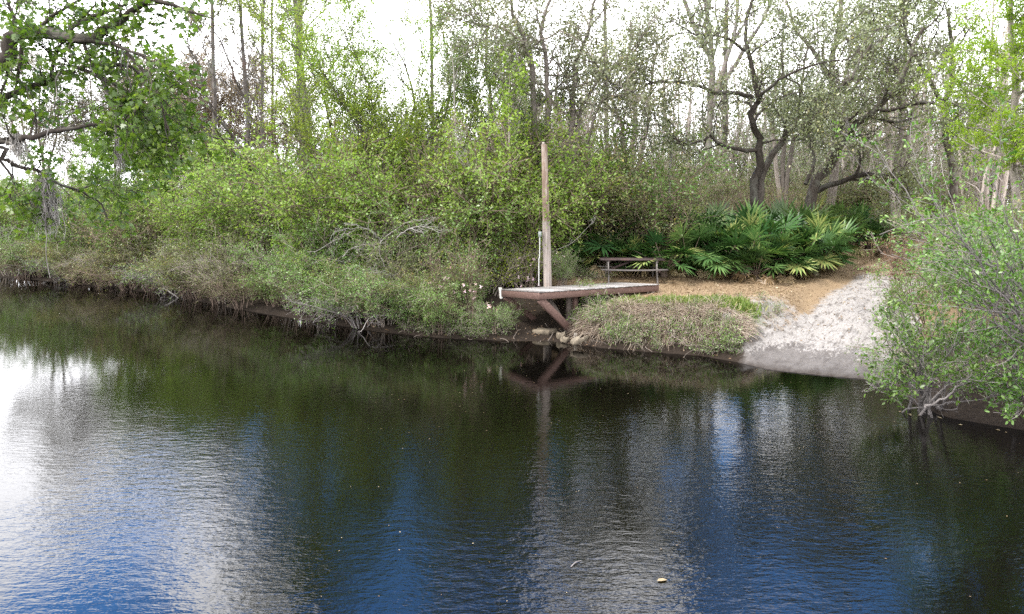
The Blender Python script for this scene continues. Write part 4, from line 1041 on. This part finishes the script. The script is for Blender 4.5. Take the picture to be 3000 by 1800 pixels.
# ------------------------------------------------------------------ thicket and far wood, each one mass nobody could count
rg = np.random.default_rng(200)
um = MB(); ul = MB()
def scatter(kinds, n_, u0, u1, back0, back1, h0, h1, wid=1.1):
    for _ in range(n_):
        u = rg.uniform(u0, u1); y = shore_y(u) + rg.uniform(back0, back1); b_ = base(u, y)
        q_ = (b_[0] - RA[0]) * RD[0] + (b_[1] - RA[1]) * RD[1]; l_ = (b_[0] - RA[0]) * RN[0] + (b_[1] - RA[1]) * RN[1]
        if q_ > -1 and abs(l_) < 3.2 and q_ < 24: continue
        k = kinds[rg.integers(len(kinds))]
        s = rg.uniform(h0, h1) / 3.; ro = rg.uniform(0, 6.28)
        mi = 3 if (k == 'olive2' and 780 < u < 1600) else {'green': 0, 'green2': 0, 'feather': 1, 'olive': 2, 'olive2': 2, 'twiggy': 2, 'canes': 2, 'twiggy2': 2}[k]
        um.merge(PROTO[k][0], (s * wid, s * wid, s), ro, b_); ul.merge(PROTO[k][1], (s * wid, s * wid, s), ro, b_, mi, rg.uniform(-.2, .25))
scatter(['twiggy', 'olive', 'twiggy2'], 30, -160, 760, -.1, 1.2, 1.4, 2.4, 1.4)
scatter(['green', 'olive', 'twiggy', 'feather', 'feather', 'green'], 48, -160, 760, 3, 13, 3.4, 5.6)
scatter(['green', 'twiggy', 'green2', 'olive'], 20, 760, 1380, .0, 2.0, 1.3, 2.4, 1.3)
scatter(['green', 'olive2', 'canes', 'olive', 'feather', 'feather'], 44, 760, 1600, 3.8, 10, 3.4, 6.2)
scatter(['green', 'olive2', 'olive', 'canes'], 26, 1500, 2000, 8.5, 16, 3., 5.)
scatter(['olive', 'olive2', 'twiggy'], 26, 2000, 2700, 17, 26, 2.4, 4.2)
scatter(['olive', 'twiggy', 'green'], 18, 2640, 3200, 6, 16, 2.2, 3.6)
th = tag(bpy.data.objects.new('undergrowth', None), kind='stuff'); COL.objects.link(th)
part('stems', um, B_BRN, th); part('foliage', ul, [L_SHR, L_FEA, L_SHD, L_YEL], th)

fm_ = MB(); fl_ = MB()
def farscatter(kinds, n_, u0, u1, y0_, y1_, s0, s1):
    for _ in range(n_):
        u = rg.uniform(u0, u1); y = rg.uniform(y0_, y1_); b_ = base(u, y); k = kinds[rg.integers(len(kinds))]; s = rg.uniform(s0, s1); ro = rg.uniform(0, 6.28)
        fm_.merge(PROTO[k][0], (s, s, s), ro, b_); fl_.merge(PROTO[k][1], (s, s, s), ro, b_, {'far': 0, 'far2': 1, 'far3': 2}[k])
farscatter(['far', 'far2', 'far3'], 100, 1450, 3200, 42, 66, 1.0, 1.6)
farscatter(['far', 'far2', 'far2'], 44, 900, 1500, 40, 60, .9, 1.4)
farscatter(['far2', 'far2', 'far'], 46, 1900, 3200, 41, 56, .55, .85)
farscatter(['far', 'far2'], 46, -300, 900, 46, 66, .75, 1.05)
fw = tag(bpy.data.objects.new('far_woods', None), kind='stuff'); COL.objects.link(fw)
part('stems', fm_, B_FAR, fw); part('foliage', fl_, [L_SHD, L_OAKG, L_ORG], fw)

# ------------------------------------------------------------------ palmettos
def palmetto(seed, nf=24, reach=.75, R0=.5, dead=7):
    r = np.random.default_rng(seed)
    st_ = MB(); gm = MB(); dm = MB()
    tubes(st_, np.array([[(0, 0, -.1), (.05, .02, .12), (.12, .03, .3)]]), np.array([[.11, .1, .07]]), 8, r)
    for k in range(nf + dead):
        isd = k >= nf
        az = r.uniform(0, 6.28)
        el = r.uniform(-.25, .12) if isd else math.asin(r.uniform(.25, .99))
        ln = reach * r.uniform(.75, 1.15) * (.8 if isd else 1)
        d0 = np.array([math.cos(az) * math.cos(el), math.sin(az) * math.cos(el), math.sin(el)])
        b0_ = np.array([.06 * math.cos(az), .06 * math.sin(az), .2])
        p1 = b0_ + d0 * ln * .6; p2 = b0_ + d0 * ln + np.array([0, 0, -.10 * ln * math.cos(el)])
        tubes(st_ if not isd else dm, catmull([b0_, p1, p2], 6)[None], np.linspace(.012, .007, 6)[None], 4, r)
        ax = nrm(nrm(p2 - p1) + np.array([0, 0, -.6 * math.cos(el) ** 2]))
        side = nrm(np.cross(ax, (0, 0, 1.)) + r.normal(size=3) * .25); nn = np.cross(side, ax)
        m_ = 17; an = np.linspace(-2.0, 2.0, m_) + r.normal(size=m_) * .05
        lens = R0 * (.72 + .28 * np.cos(an * .75)) * r.uniform(.85, 1.12, m_) * (.8 if isd else 1.)
        dirs = np.cos(an)[:, None] * ax + np.sin(an)[:, None] * side + .16 * nn * (1 + r.normal(size=m_)[:, None] * .5)
        dirs = nrm(dirs)
        wv_ = nrm(np.cross(dirs, nn))
        tipdrop = np.zeros((m_, 3)); tipdrop[:, 2] = -lens * (.34 if isd else .07) * r.uniform(.3, 1.7, m_)
        mid = p2 + dirs * (lens * .5)[:, None]; tip = p2 + dirs * lens[:, None] + tipdrop
        hw = .03
        V = np.stack([np.repeat(p2[None], m_, 0), mid - wv_ * hw + nn * .006, tip, mid + wv_ * hw + nn * .006, mid - nn * .008], 1)
        base_i = np.arange(m_)[:, None] * 5
        tri = np.concatenate([base_i + [0, 1, 4], base_i + [1, 2, 4], base_i + [2, 3, 4], base_i + [3, 0, 4]])
        tone = r.uniform(.0, .8) if r.random() > .08 else .92
        (dm if isd else gm).add(V.reshape(-1, 3), tri, np.clip(tone + r.normal(size=len(tri)) * .1, 0, 1))
    return st_, gm, dm
PALM = []
for sd in (1, 2, 3, 4):
    a, b_, c = palmetto(sd, nf=22, reach=.82, R0=.55, dead=10)
    PALM.append((a.mesh('trunk', B_BRN), b_.mesh('fronds', L_PAL), c.mesh('dead_fronds', L_PALD), palmetto(sd + 10, nf=20, reach=.92, R0=.55, dead=0)))
PALM2 = [(p[3][0].mesh('trunk', B_BRN), p[3][1].mesh('fronds', L_PAL)) for p in PALM]
def put_palm(k, pos, s, rot, label, group, dead=True):
    t = thing('saw_palmetto', label, 'palmetto', tuple(pos), group); t.rotation_euler = (0, 0, rot); t.scale = (s, s, s)
    src = PALM[k % 4] if dead else PALM2[k % 4]
    part('trunk', src[0], None, t); part('fronds', src[1], None, t)
    if dead: part('dead_fronds', src[2], None, t)
rg = np.random.default_rng(31)
PG = 'palmettos in the thicket behind the picnic table'
front = [(1990, 795), (2075, 802), (2150, 815), (2215, 822), (2285, 812), (2345, 798), (2395, 775)]
for k, (u, v) in enumerate(front):
    put_palm(k, ground(u, v), rg.uniform(1.1, 1.3), rg.uniform(0, 6.28), 'palmetto in the front row of the thicket with drooping tan dead fronds', PG + ', front row')
for row, (y_, us, sc) in enumerate([(27.6, (1950, 2030, 2105, 2180, 2250, 2320, 2385), 1.5), (28.8, (1760, 1830, 1900, 1985, 2060, 2140, 2210, 2285, 2350, 2400), 1.75), (30.2, (1740, 1800, 1870, 1940, 2020, 2100, 2190, 2260, 2330), 1.9)]):
    for k, u in enumerate(us):
        p = base(u + rg.uniform(-18, 18), y_ + rg.uniform(-.4, .4) + (1.0 if u < 1950 else 0))
        put_palm(k + row, p, sc * rg.uniform(.88, 1.12), rg.uniform(0, 6.28), 'green palmetto standing deeper in the thicket behind its front row', PG + ', back rows', False)
for k, (u, y_, s) in enumerate([(1765, 28.5, 1.25), (1820, 28.2, 1.1), (1880, 28.4, 1.2), (1935, 28.0, 1.15)]):
    put_palm(k + 1, base(u, y_), s, rg.uniform(0, 6.28), 'green palmetto crowding the back of the picnic table', 'palmettos crowding the back of the picnic table', k % 2 == 0)
for k, (u, y_, s) in enumerate([(2460, 34., 1.5), (2510, 34.4, 1.7), (2545, 33.6, 1.3), (2490, 33.2, 1.3)]):
    put_palm(k, base(u, y_), s, rg.uniform(0, 6.28), 'palmetto in the small separate clump at the head of the ramp', 'palmettos in the small clump at the head of the ramp', k % 2 == 0)

# ------------------------------------------------------------------ right bank: big bay bushes close to the camera
BAYLF = dict(per=7, size=.08, shape='oval', spread=.03, flat=1.0, droop=.05, along=.6, t0=.25)
BAYLV = [dict(n=7, t0=.25, rel=.35, ang=(.4, 1.), up=.15, wig=.15, M=6, rs=.5, minr=.005), dict(n=5, t0=.2, L=.42, ang=(.5, 1.1), up=.15, wig=.2, M=5, rs=.6, minr=.0035)]
def bay(name, label, b_, ends, seed, r=.03, lv=BAYLV, lf=BAYLF, mt=B_BONE, mc=L_BAY, cat='bush'):
    r_ = np.random.default_rng(seed); tr = []
    for e in ends:
        e = np.array(e); o3 = b_ + r_.normal(size=3) * (.22, .22, 0); o3[2] = b_[2] - .05
        m1 = o3 + (e - o3) * .4 + np.array([0, 0, .12 * np.linalg.norm(e - o3)]) + r_.normal(size=3) * .06
        tr.append((np.array([o3, m1, o3 + (e - o3) * .75 + np.array([0, 0, .06]), e]), r * r_.uniform(.6, 1.2), .006))
    return build_tree(name, label, cat, tr, lv, lf, seed, mt, mc, trunk='stems', crown='foliage', wob=.05, nres=12, sides=(6, 4, 3, 3))
bA = atz(2720, 1200, .05)
bay('bay_bush', 'leafy bay bush at the water with grey stems fanning out over the river', bA,
    [pt(2600, 1010, 13.6), pt(2560, 1070, 14.2), pt(2620, 940, 14), pt(2640, 920, 14.2), pt(2690, 910, 13.4), pt(2740, 960, 13), pt(2800, 1000, 12.6), pt(2850, 930, 13), pt(2900, 1080, 12.4), pt(2760, 850, 14), pt(2640, 1000, 13.2), pt(2700, 1050, 12.9), pt(2580, 1150, 13.8), pt(2640, 1100, 13.4), pt(2930, 1000, 12.6), pt(2840, 1110, 12.4)], 81)
bB = np.array([10.4, 12.2, hz(10.4, 12.2)])
bay('bay_bush', 'tall bay bush at the right edge with long pale limbs reaching left', bB,
    [pt(2660, 490, 12.4), pt(2570, 450, 12.6), pt(2720, 560, 12), pt(2790, 620, 11.6), pt(2860, 560, 11.8), pt(2900, 480, 12), pt(2960, 600, 11.4), pt(2990, 520, 11.8), pt(2840, 720, 11.4), pt(2760, 690, 12), pt(2920, 760, 11.2), pt(3040, 700, 11.4), pt(2820, 760, 12.2), pt(2850, 800, 11.8), pt(2870, 860, 11.4), pt(2960, 900, 11.2), pt(3060, 820, 11.2)], 82, .034)
bC = np.array([10.3, 12.9, hz(10.3, 12.9)])
bay('bay_bush', 'low bay bush drooping to the water in the right corner of the bank', bC,
    [pt(2900, 1150, 12.2), pt(2960, 1090, 12), pt(3000, 1180, 11.8), pt(3050, 1040, 11.8), pt(2830, 1060, 12.6), pt(2880, 980, 12.6), pt(2960, 960, 12.2), pt(3060, 1130, 11.6)], 83, .026)
bD = base(2690, 19.5)
bay('bush', 'small leafed green bush on the right edge of the sand ramp', bD,
    [pt(2590, 830, 19), pt(2630, 860, 18.6), pt(2640, 820, 19.3), pt(2720, 850, 19), pt(2760, 860, 18.4), pt(2640, 900, 18.2), pt(2600, 900, 18.6), pt(2700, 900, 18), pt(2640, 960, 17.6), pt(2680, 960, 17.4)], 84, .024, [dict(BAYLV[0]), dict(BAYLV[1], n=6)], dict(BAYLF, per=8, size=.06, shape='diamond'), B_BRN, L_SHR)
bE = base(2650, 17.0)
bay('bush', 'thin sprawling weed bush at the foot of the ramp beside the water', bE,
    [pt(2560, 960, 17.4), pt(2520, 1020, 17), pt(2590, 900, 17.6), pt(2600, 1000, 16.6), pt(2640, 940, 16.8), pt(2540, 1070, 16.4), pt(2620, 1060, 16)], 85, .015, [dict(BAYLV[0], n=6), dict(BAYLV[1], n=3)], dict(BAYLF, per=6, size=.06, shape='narrow'), B_TWIG, L_SHR)
bF = base(2690, 22.5)
build_tree('dead_shrub', 'rust brown dead shrub beside the upper sand ramp', 'shrub', [(np.array([bF + (.5 * math.cos(k * 1.7), .5 * math.sin(k * 1.7), -.05), bF + (.8 * math.cos(k * 1.7), .6 * math.sin(k * 1.7), .8), bF + (1.1 * math.cos(k * 1.7), .9 * math.sin(k * 1.7), 1.65 + .25 * math.sin(k))]), .014, .005) for k in range(22)],
           [dict(n=7, t0=.2, L=.5, ang=(.3, .9), up=.3, wig=.2, M=5, rs=.6, minr=.005), dict(n=4, t0=.2, L=.25, ang=(.4, 1.), wig=.2, M=4, rs=.6, minr=.004)],
           dict(per=6, size=.06, shape='diamond', spread=.04), 86, B_BRN, L_BRN, trunk='stems', crown='foliage', nres=8, sides=(4, 3, 3))
for kind, u, y_, h, wid, rot, lab in [('green', 2850, 17.5, 2.6, 1.2, 1., 'leafy shrub behind the tall bay bush on the right bank'), ('green', 2990, 16, 2.8, 1.2, 2., 'leafy shrub filling the right edge behind the bay limbs'),
                                      ('olive', 2760, 22, 2.6, 1.1, 3., 'olive shrub behind the dead brown shrub on the right'), ('green2', 2900, 20.5, 2.8, 1.2, 4., 'green shrub under the lime green tree'),
                                      ('olive', 2620, 33, 2.2, 1.1, 5., 'olive shrub at the dark end of the ramp path'), ('feather', 2880, 26, 3.6, 1.1, 2.5, 'fresh green bush below the lime green tree')]:
    put_shrub(kind, u, y_, h, wid, rot, lab)
deadbranch([(2700, 1195, 0), (2760, 1170, -.3), (2830, 1120, -.6), (2900, 1090, -.8)], 13.4, .028, 13, 'grey bare limb rising from the water under the bay bush', 5, .5)
deadbranch([(2640, 1205, .4), (2740, 1190, 0), (2840, 1175, -.3), (2960, 1150, -.6)], 13.6, .02, 14, 'grey bare limb lying almost level above the water on the right', 5, .5)
deadbranch([(2700, 1180, .3), (2640, 1120, .6), (2580, 1130, .9), (2525, 1143, 1.1)], 13.6, .015, 15, 'thin grey stick arching left over the water from the bay bush', 4, .4)
deadbranch([(2710, 1185, .2), (2660, 1120, .4), (2600, 1070, .6), (2560, 1030, .8)], 13.7, .018, 16, 'straight grey stem slanting up left from the bay bush', 4, .4)

# ------------------------------------------------------------------ grasses, weeds, litter, floating leaves
rg = np.random.default_rng(55)
def bank_points(n_, xr, yr, f):
    P = np.stack([rg.uniform(*xr, n_), rg.uniform(*yr, n_)], 1); s = sdist(P[:, 0], P[:, 1])
    q_ = (P[:, 0] - RA[0]) * RD[0] + (P[:, 1] - RA[1]) * RD[1]; l_ = (P[:, 0] - RA[0]) * RN[0] + (P[:, 1] - RA[1]) * RN[1] + .25 * np.sin(q_ * .9)
    m_ = f(P[:, 0], P[:, 1], s, q_, l_); P = P[m_]
    return np.column_stack([P, height(P[:, 0], P[:, 1])])
def under_deck(x, y):
    A_ = np.array([D1[:2], D2[:2]]).T; ab = np.linalg.solve(A_, np.stack([x - Fc[0], y - Fc[1]]))
    return (ab[0] > -.3) & (ab[0] < L1 + .1) & (ab[1] > -.25) & (ab[1] < L2 + .1)
def clump(P, k, sp):
    Q = np.repeat(P, k, 0); Q[:, :2] += rg.normal(size=(len(Q), 2)) * sp; Q[:, 2] = height(Q[:, 0], Q[:, 1]); return Q
# downhill direction of the bank
def downhill(P):
    e = .15; gx_ = (height(P[:, 0] + e, P[:, 1]) - height(P[:, 0] - e, P[:, 1])) / (2 * e); gy_ = (height(P[:, 0], P[:, 1] + e) - height(P[:, 0], P[:, 1] - e)) / (2 * e)
    return np.stack([-gx_, -gy_, np.zeros(len(P))], 1)
dry = MB()
P = clump(bank_points(15000, (2.0, 11), (17, 26), lambda x, y, s, q_, l_: (s > .35 + .35 * rg.random(len(s))) & (s < 1.8) & ~under_deck(x, y) & (bumps(x, y, 3.1, 1.) + .5 * bumps(x, y, 7.3, 2.) + .4 * rg.normal(size=len(s)) > -.22) & ((l_ < -2.1) | (q_ < -1)) & (x > 2.2)), 14, .09)
d = downhill(P) * 1.3 + rg.normal(size=P.shape) * .45; d[:, 2] += rg.uniform(-.3, .4, len(P)) * (1 - .6 * sstep(sdist(P[:, 0], P[:, 1]), 1.2, 1.8))
K = 4; ln = rg.uniform(.12, .62, len(P)) ; pts = [P]; p = P.copy(); dd = nrm(d)
for k in range(K - 1):
    p = p + dd * (ln / (K - 1))[:, None]; pts.append(p); dd = dd.copy(); dd[:, 2] -= .38; dd = nrm(dd)
tubes(dry, np.stack(pts, 1), np.full((len(P), K), 1.) * np.array([.008, .007, .005, .003]), 3, rg)
gr = tag(part('dry_grass', dry, L_DRY), kind='stuff')
fresh = MB()
P = clump(bank_points(11000, (2.2, 11.5), (18, 27), lambda x, y, s, q_, l_: (s > 1.6) & (s < 3.4) & (l_ < -1.7) & ~under_deck(x, y) & (rg.random(len(s)) < np.exp(-((s - 2.35) / .4) ** 2)) & (l_ < -2.3) & (x > 2.6)), 11, .07)
d = rg.normal(size=P.shape) * .4; d[:, 2] = 1; ln = rg.uniform(.10, .26, len(P))
put_leaves(fresh, P, d, rg.normal(size=P.shape), ln, 'narrow', rg.random(len(P)))
tag(part('green_grass', fresh, L_GRS), kind='stuff')
# green weeds over the dry bank
wd = MB(); wl = MB()
WP = shrub(301, .5, 7, .35, .7, 3, 2, 4, .05, rstem=.006, l1=.5, l2=.12, t0=.2)
def weeds(n_, u0, u1, v0, v1, s0, s1):
    for _ in range(n_):
        p = ground(rg.uniform(u0, u1), rg.uniform(v0, v1))
        if p[2] < .06: continue
        s = rg.uniform(s0, s1); ro = rg.uniform(0, 6.28)
        wd.merge(WP[0], (s, s, s), ro, p); wl.merge(WP[1], (s, s, s), ro, p)
weeds(40, 1720, 2300, 880, 960, .4, .9); weeds(60, 1740, 2200, 960, 1040, .6, 1.3)
weeds(80, 1180, 1480, 950, 998, .5, 1.2)
weeds(34, 1630, 1790, 785, 825, .6, 1.1)
weeds(30, 1690, 1780, 860, 960, .7, 1.3)
weeds(24, 2560, 3000, 1000, 1180, .6, 1.2)
we = tag(bpy.data.objects.new('bank_weeds', None), kind='stuff'); COL.objects.link(we)
part('stems', wd, B_TWIG, we); part('foliage', wl, L_SHR, we)
# roots and twigs over the bare foot of the bank
rt = MB()
P = bank_points(900, (-3, 9), (16.5, 27), lambda x, y, s, q_, l_: (s > .0) & (s < .9) & ((l_ < -2.3) | (q_ < -1)))
d = downhill(P) * 1.2 + rg.normal(size=P.shape) * .6; d[:, 2] += .2; ln = rg.uniform(.25, .8, len(P)); pts = [P]; p = P.copy(); dd = nrm(d)
for k in range(5):
    p = p + dd * (ln / 5)[:, None]; pts.append(p); dd = nrm(dd + rg.normal(size=P.shape) * .25 - np.array([0, 0, .12]))
tubes(rt, np.stack(pts, 1), np.full((len(P), 6), 1.) * np.linspace(.009, .004, 6), 3, rg)
tag(part('bank_twigs', rt, B_TWIG), kind='stuff')
# fallen leaves on the level ground
lt = MB()
P = bank_points(60000, (.5, 22), (20, 45), lambda x, y, s, q_, l_: (s > 2.4) & ((np.abs(l_ + .1) > 1.5) | (q_ > 12.5) | (rg.random(len(s)) < .16)))
P[:, 2] += .012
d = rg.normal(size=P.shape); d[:, 2] *= .35; nv = rg.normal(size=P.shape) * .35; nv[:, 2] += 1
put_leaves(lt, P, d, nv, rg.uniform(.045, .10, len(P)), 'oval', rg.random(len(P)))
P = bank_points(5000, (-6, 9), (16.5, 30), lambda x, y, s, q_, l_: (s > .0) & (s < 2.6) & ((l_ < -2.) | (q_ < -1)))
P[:, 2] += .015; d = rg.normal(size=P.shape); d[:, 2] *= .3; nv = rg.normal(size=P.shape) * .4; nv[:, 2] += 1
put_leaves(lt, P, d, nv, rg.uniform(.04, .09, len(P)), 'oval', rg.random(len(P)) * .6)
tag(part('leaf_litter', lt, L_LIT), kind='stuff')
fl = MB()
n_ = 190
P = np.stack([rg.uniform(-3, 11, n_), rg.uniform(7, 18, n_), np.full(n_, .006)], 1)
P = P[sdist(P[:, 0], P[:, 1]) < -.1]
d = rg.normal(size=P.shape); d[:, 2] = 0; put_leaves(fl, P, d, np.array([[0, 0, 1.]]).repeat(len(P), 0), rg.uniform(.015, .035, len(P)), 'diamond', rg.random(len(P)))
P = np.array([atz(u, v, .008) for u, v in [(2640, 1205), (2660, 1212), (2690, 1218), (2745, 1222), (2760, 1226), (2860, 1222), (2930, 1262), (2950, 1268), (2820, 1245)]])
d = rg.normal(size=P.shape); d[:, 2] = 0; put_leaves(fl, P, d, np.array([[0, 0, 1.]]).repeat(len(P), 0), rg.uniform(.06, .12, len(P)), 'oval', rg.random(len(P)) * .5 + .5)
tag(part('floating_leaves', fl, L_LIT), kind='stuff')
m = MB(); put_leaves(m, np.zeros((1, 3)), np.array([[1., .3, 0]]), np.array([[0, 0, 1.]]), np.array([.13]), 'oval', np.array([.6]))
o = part('floating_leaf', m, L_LIT); o.location = atz(1925, 1702, .012); tag(o, 'large orange brown leaf floating on the dark water near the bottom', 'leaf')
m = MB(); A = atz(1672, 1662, .006); B_ = atz(1702, 1643, .006); tubes(m, catmull([(0, 0, 0), (B_ - A) * .5 + (0, .02, .01), B_ - A], 8)[None], np.linspace(.008, .004, 8)[None], 5)
o = part('floating_twig', m, B_BONE, None, True); o.location = A; tag(o, 'thin pale twig floating on the open water', 'twig')

# ------------------------------------------------------------------ sky, sun, camera
SUN_AZ, SUN_EL = math.radians(-118), math.radians(52)
W = bpy.data.worlds.new('World'); SC.world = W; W.use_nodes = True
nt = W.node_tree; nt.nodes.clear()
out = nt.nodes.new('ShaderNodeOutputWorld'); bg = nt.nodes.new('ShaderNodeBackground'); bg.inputs[1].default_value = .1
sky = nt.nodes.new('ShaderNodeTexSky'); sky.sky_type = 'NISHITA'; sky.sun_disc = False; sky.sun_elevation = SUN_EL; sky.sun_rotation = SUN_AZ; sky.air_density = 1.; sky.dust_density = .4; sky.ozone_density = 2.
tc = nt.nodes.new('ShaderNodeTexCoord').outputs['Generated']
sep = nt.nodes.new('ShaderNodeSeparateXYZ'); nt.links.new(tc, sep.inputs[0])
CLOUD = [(-36, 16, 5, 12, .35), (-22, 31, 2, 6, .25), (8, 30, 3, 9, .22), (-33, 26, 2, 7, -.2), (-27, 25, 1, 4, .2), (-8, 28, 5, 15, -.16), (21, 25, 3, 11, -.12), (-14, 23, 3, 9, -.22)]
def lobe(az, el, k0, k1):
    """soft patch of cloud round a direction of the sky"""
    n_ = nt.nodes.new('ShaderNodeVectorMath'); n_.operation = 'DOT_PRODUCT'; nt.links.new(tc, n_.inputs[0])
    a, e = math.radians(az), math.radians(el); n_.inputs[1].default_value = (math.sin(a) * math.cos(e), math.cos(a) * math.cos(e), math.sin(e))
    mr = nt.nodes.new('ShaderNodeMapRange'); mr.interpolation_type = 'SMOOTHSTEP'; mr.inputs[1].default_value = math.cos(math.radians(k1)); mr.inputs[2].default_value = math.cos(math.radians(k0))
    nt.links.new(n_.outputs['Value'], mr.inputs[0]); return mr.outputs[0]
cl = noise(nt, mapped(nt, tc, (1, 1, 1.3)), 7.5, 7, .6).outputs[0]
low = nt.nodes.new('ShaderNodeMapRange'); low.interpolation_type = 'SMOOTHSTEP'; low.inputs[1].default_value = .34; low.inputs[2].default_value = .27
nt.links.new(sep.outputs[2], low.inputs[0])
f = math_(nt, 'ADD', cl, math_(nt, 'MULTIPLY', low.outputs[0], .34))
# broken cloud ahead, closed cloud added over the unseen rest to keep its light neutral
f = math_(nt, 'ADD', f, math_(nt, 'MULTIPLY', math_(nt, 'SUBTRACT', 1., lobe(0, 26, 34, 60)), .3))
for az, el, k0, k1, wgt in CLOUD: f = math_(nt, 'ADD', f, math_(nt, 'MULTIPLY', lobe(az, el, k0, k1), wgt))
mask = ramp(nt, [(.47, (0, 0, 0)), (.60, (1, 1, 1))], f).outputs[0]
glow = math_(nt, 'ADD', math_(nt, 'MULTIPLY', lobe(5, 36, 12, 55), 14.), math_(nt, 'ADD', math_(nt, 'MULTIPLY', lobe(-38, 30, 5, 75), 6.), 14.))
cc = nt.nodes.new('ShaderNodeCombineColor')
nt.links.new(glow, cc.inputs[0]); nt.links.new(glow, cc.inputs[1]); nt.links.new(math_(nt, 'MULTIPLY', glow, 1.04), cc.inputs[2])
blue = mixc(nt, 1., sky.outputs[0], (2.1, 3.9, 5.5), 'MULTIPLY')
nt.links.new(mixc(nt, mask, blue, cc.outputs[0]), bg.inputs[0])
nt.links.new(bg.outputs[0], out.inputs[0])
sl = bpy.data.lights.new('sun', 'SUN'); sl.energy = 2.3; sl.angle = math.radians(14); sl.color = (1, .96, .9)
so = bpy.data.objects.new('sun', sl); COL.objects.link(so)
sd = Vector((math.sin(SUN_AZ) * math.cos(SUN_EL), math.cos(SUN_AZ) * math.cos(SUN_EL), math.sin(SUN_EL)))
so.rotation_euler = sd.to_track_quat('Z', 'Y').to_euler()
cam = bpy.data.cameras.new('camera'); cam.sensor_width = 36; cam.lens = 36 * F / 3000; cam.clip_end = 2000; cam.clip_start = .1
co = bpy.data.objects.new('camera', cam); COL.objects.link(co); co.location = (0, 0, CH); co.rotation_euler = (math.pi / 2 - TH, 0, 0)
SC.camera = co
SC.view_settings.view_transform = 'Standard'; SC.view_settings.look = 'None'; SC.view_settings.exposure = 1.22; SC.view_settings.gamma = 1
SC.cycles.max_bounces = 5; SC.cycles.diffuse_bounces = 4; SC.cycles.glossy_bounces = 2; SC.cycles.transmission_bounces = 2
SC.cycles.use_denoising = False
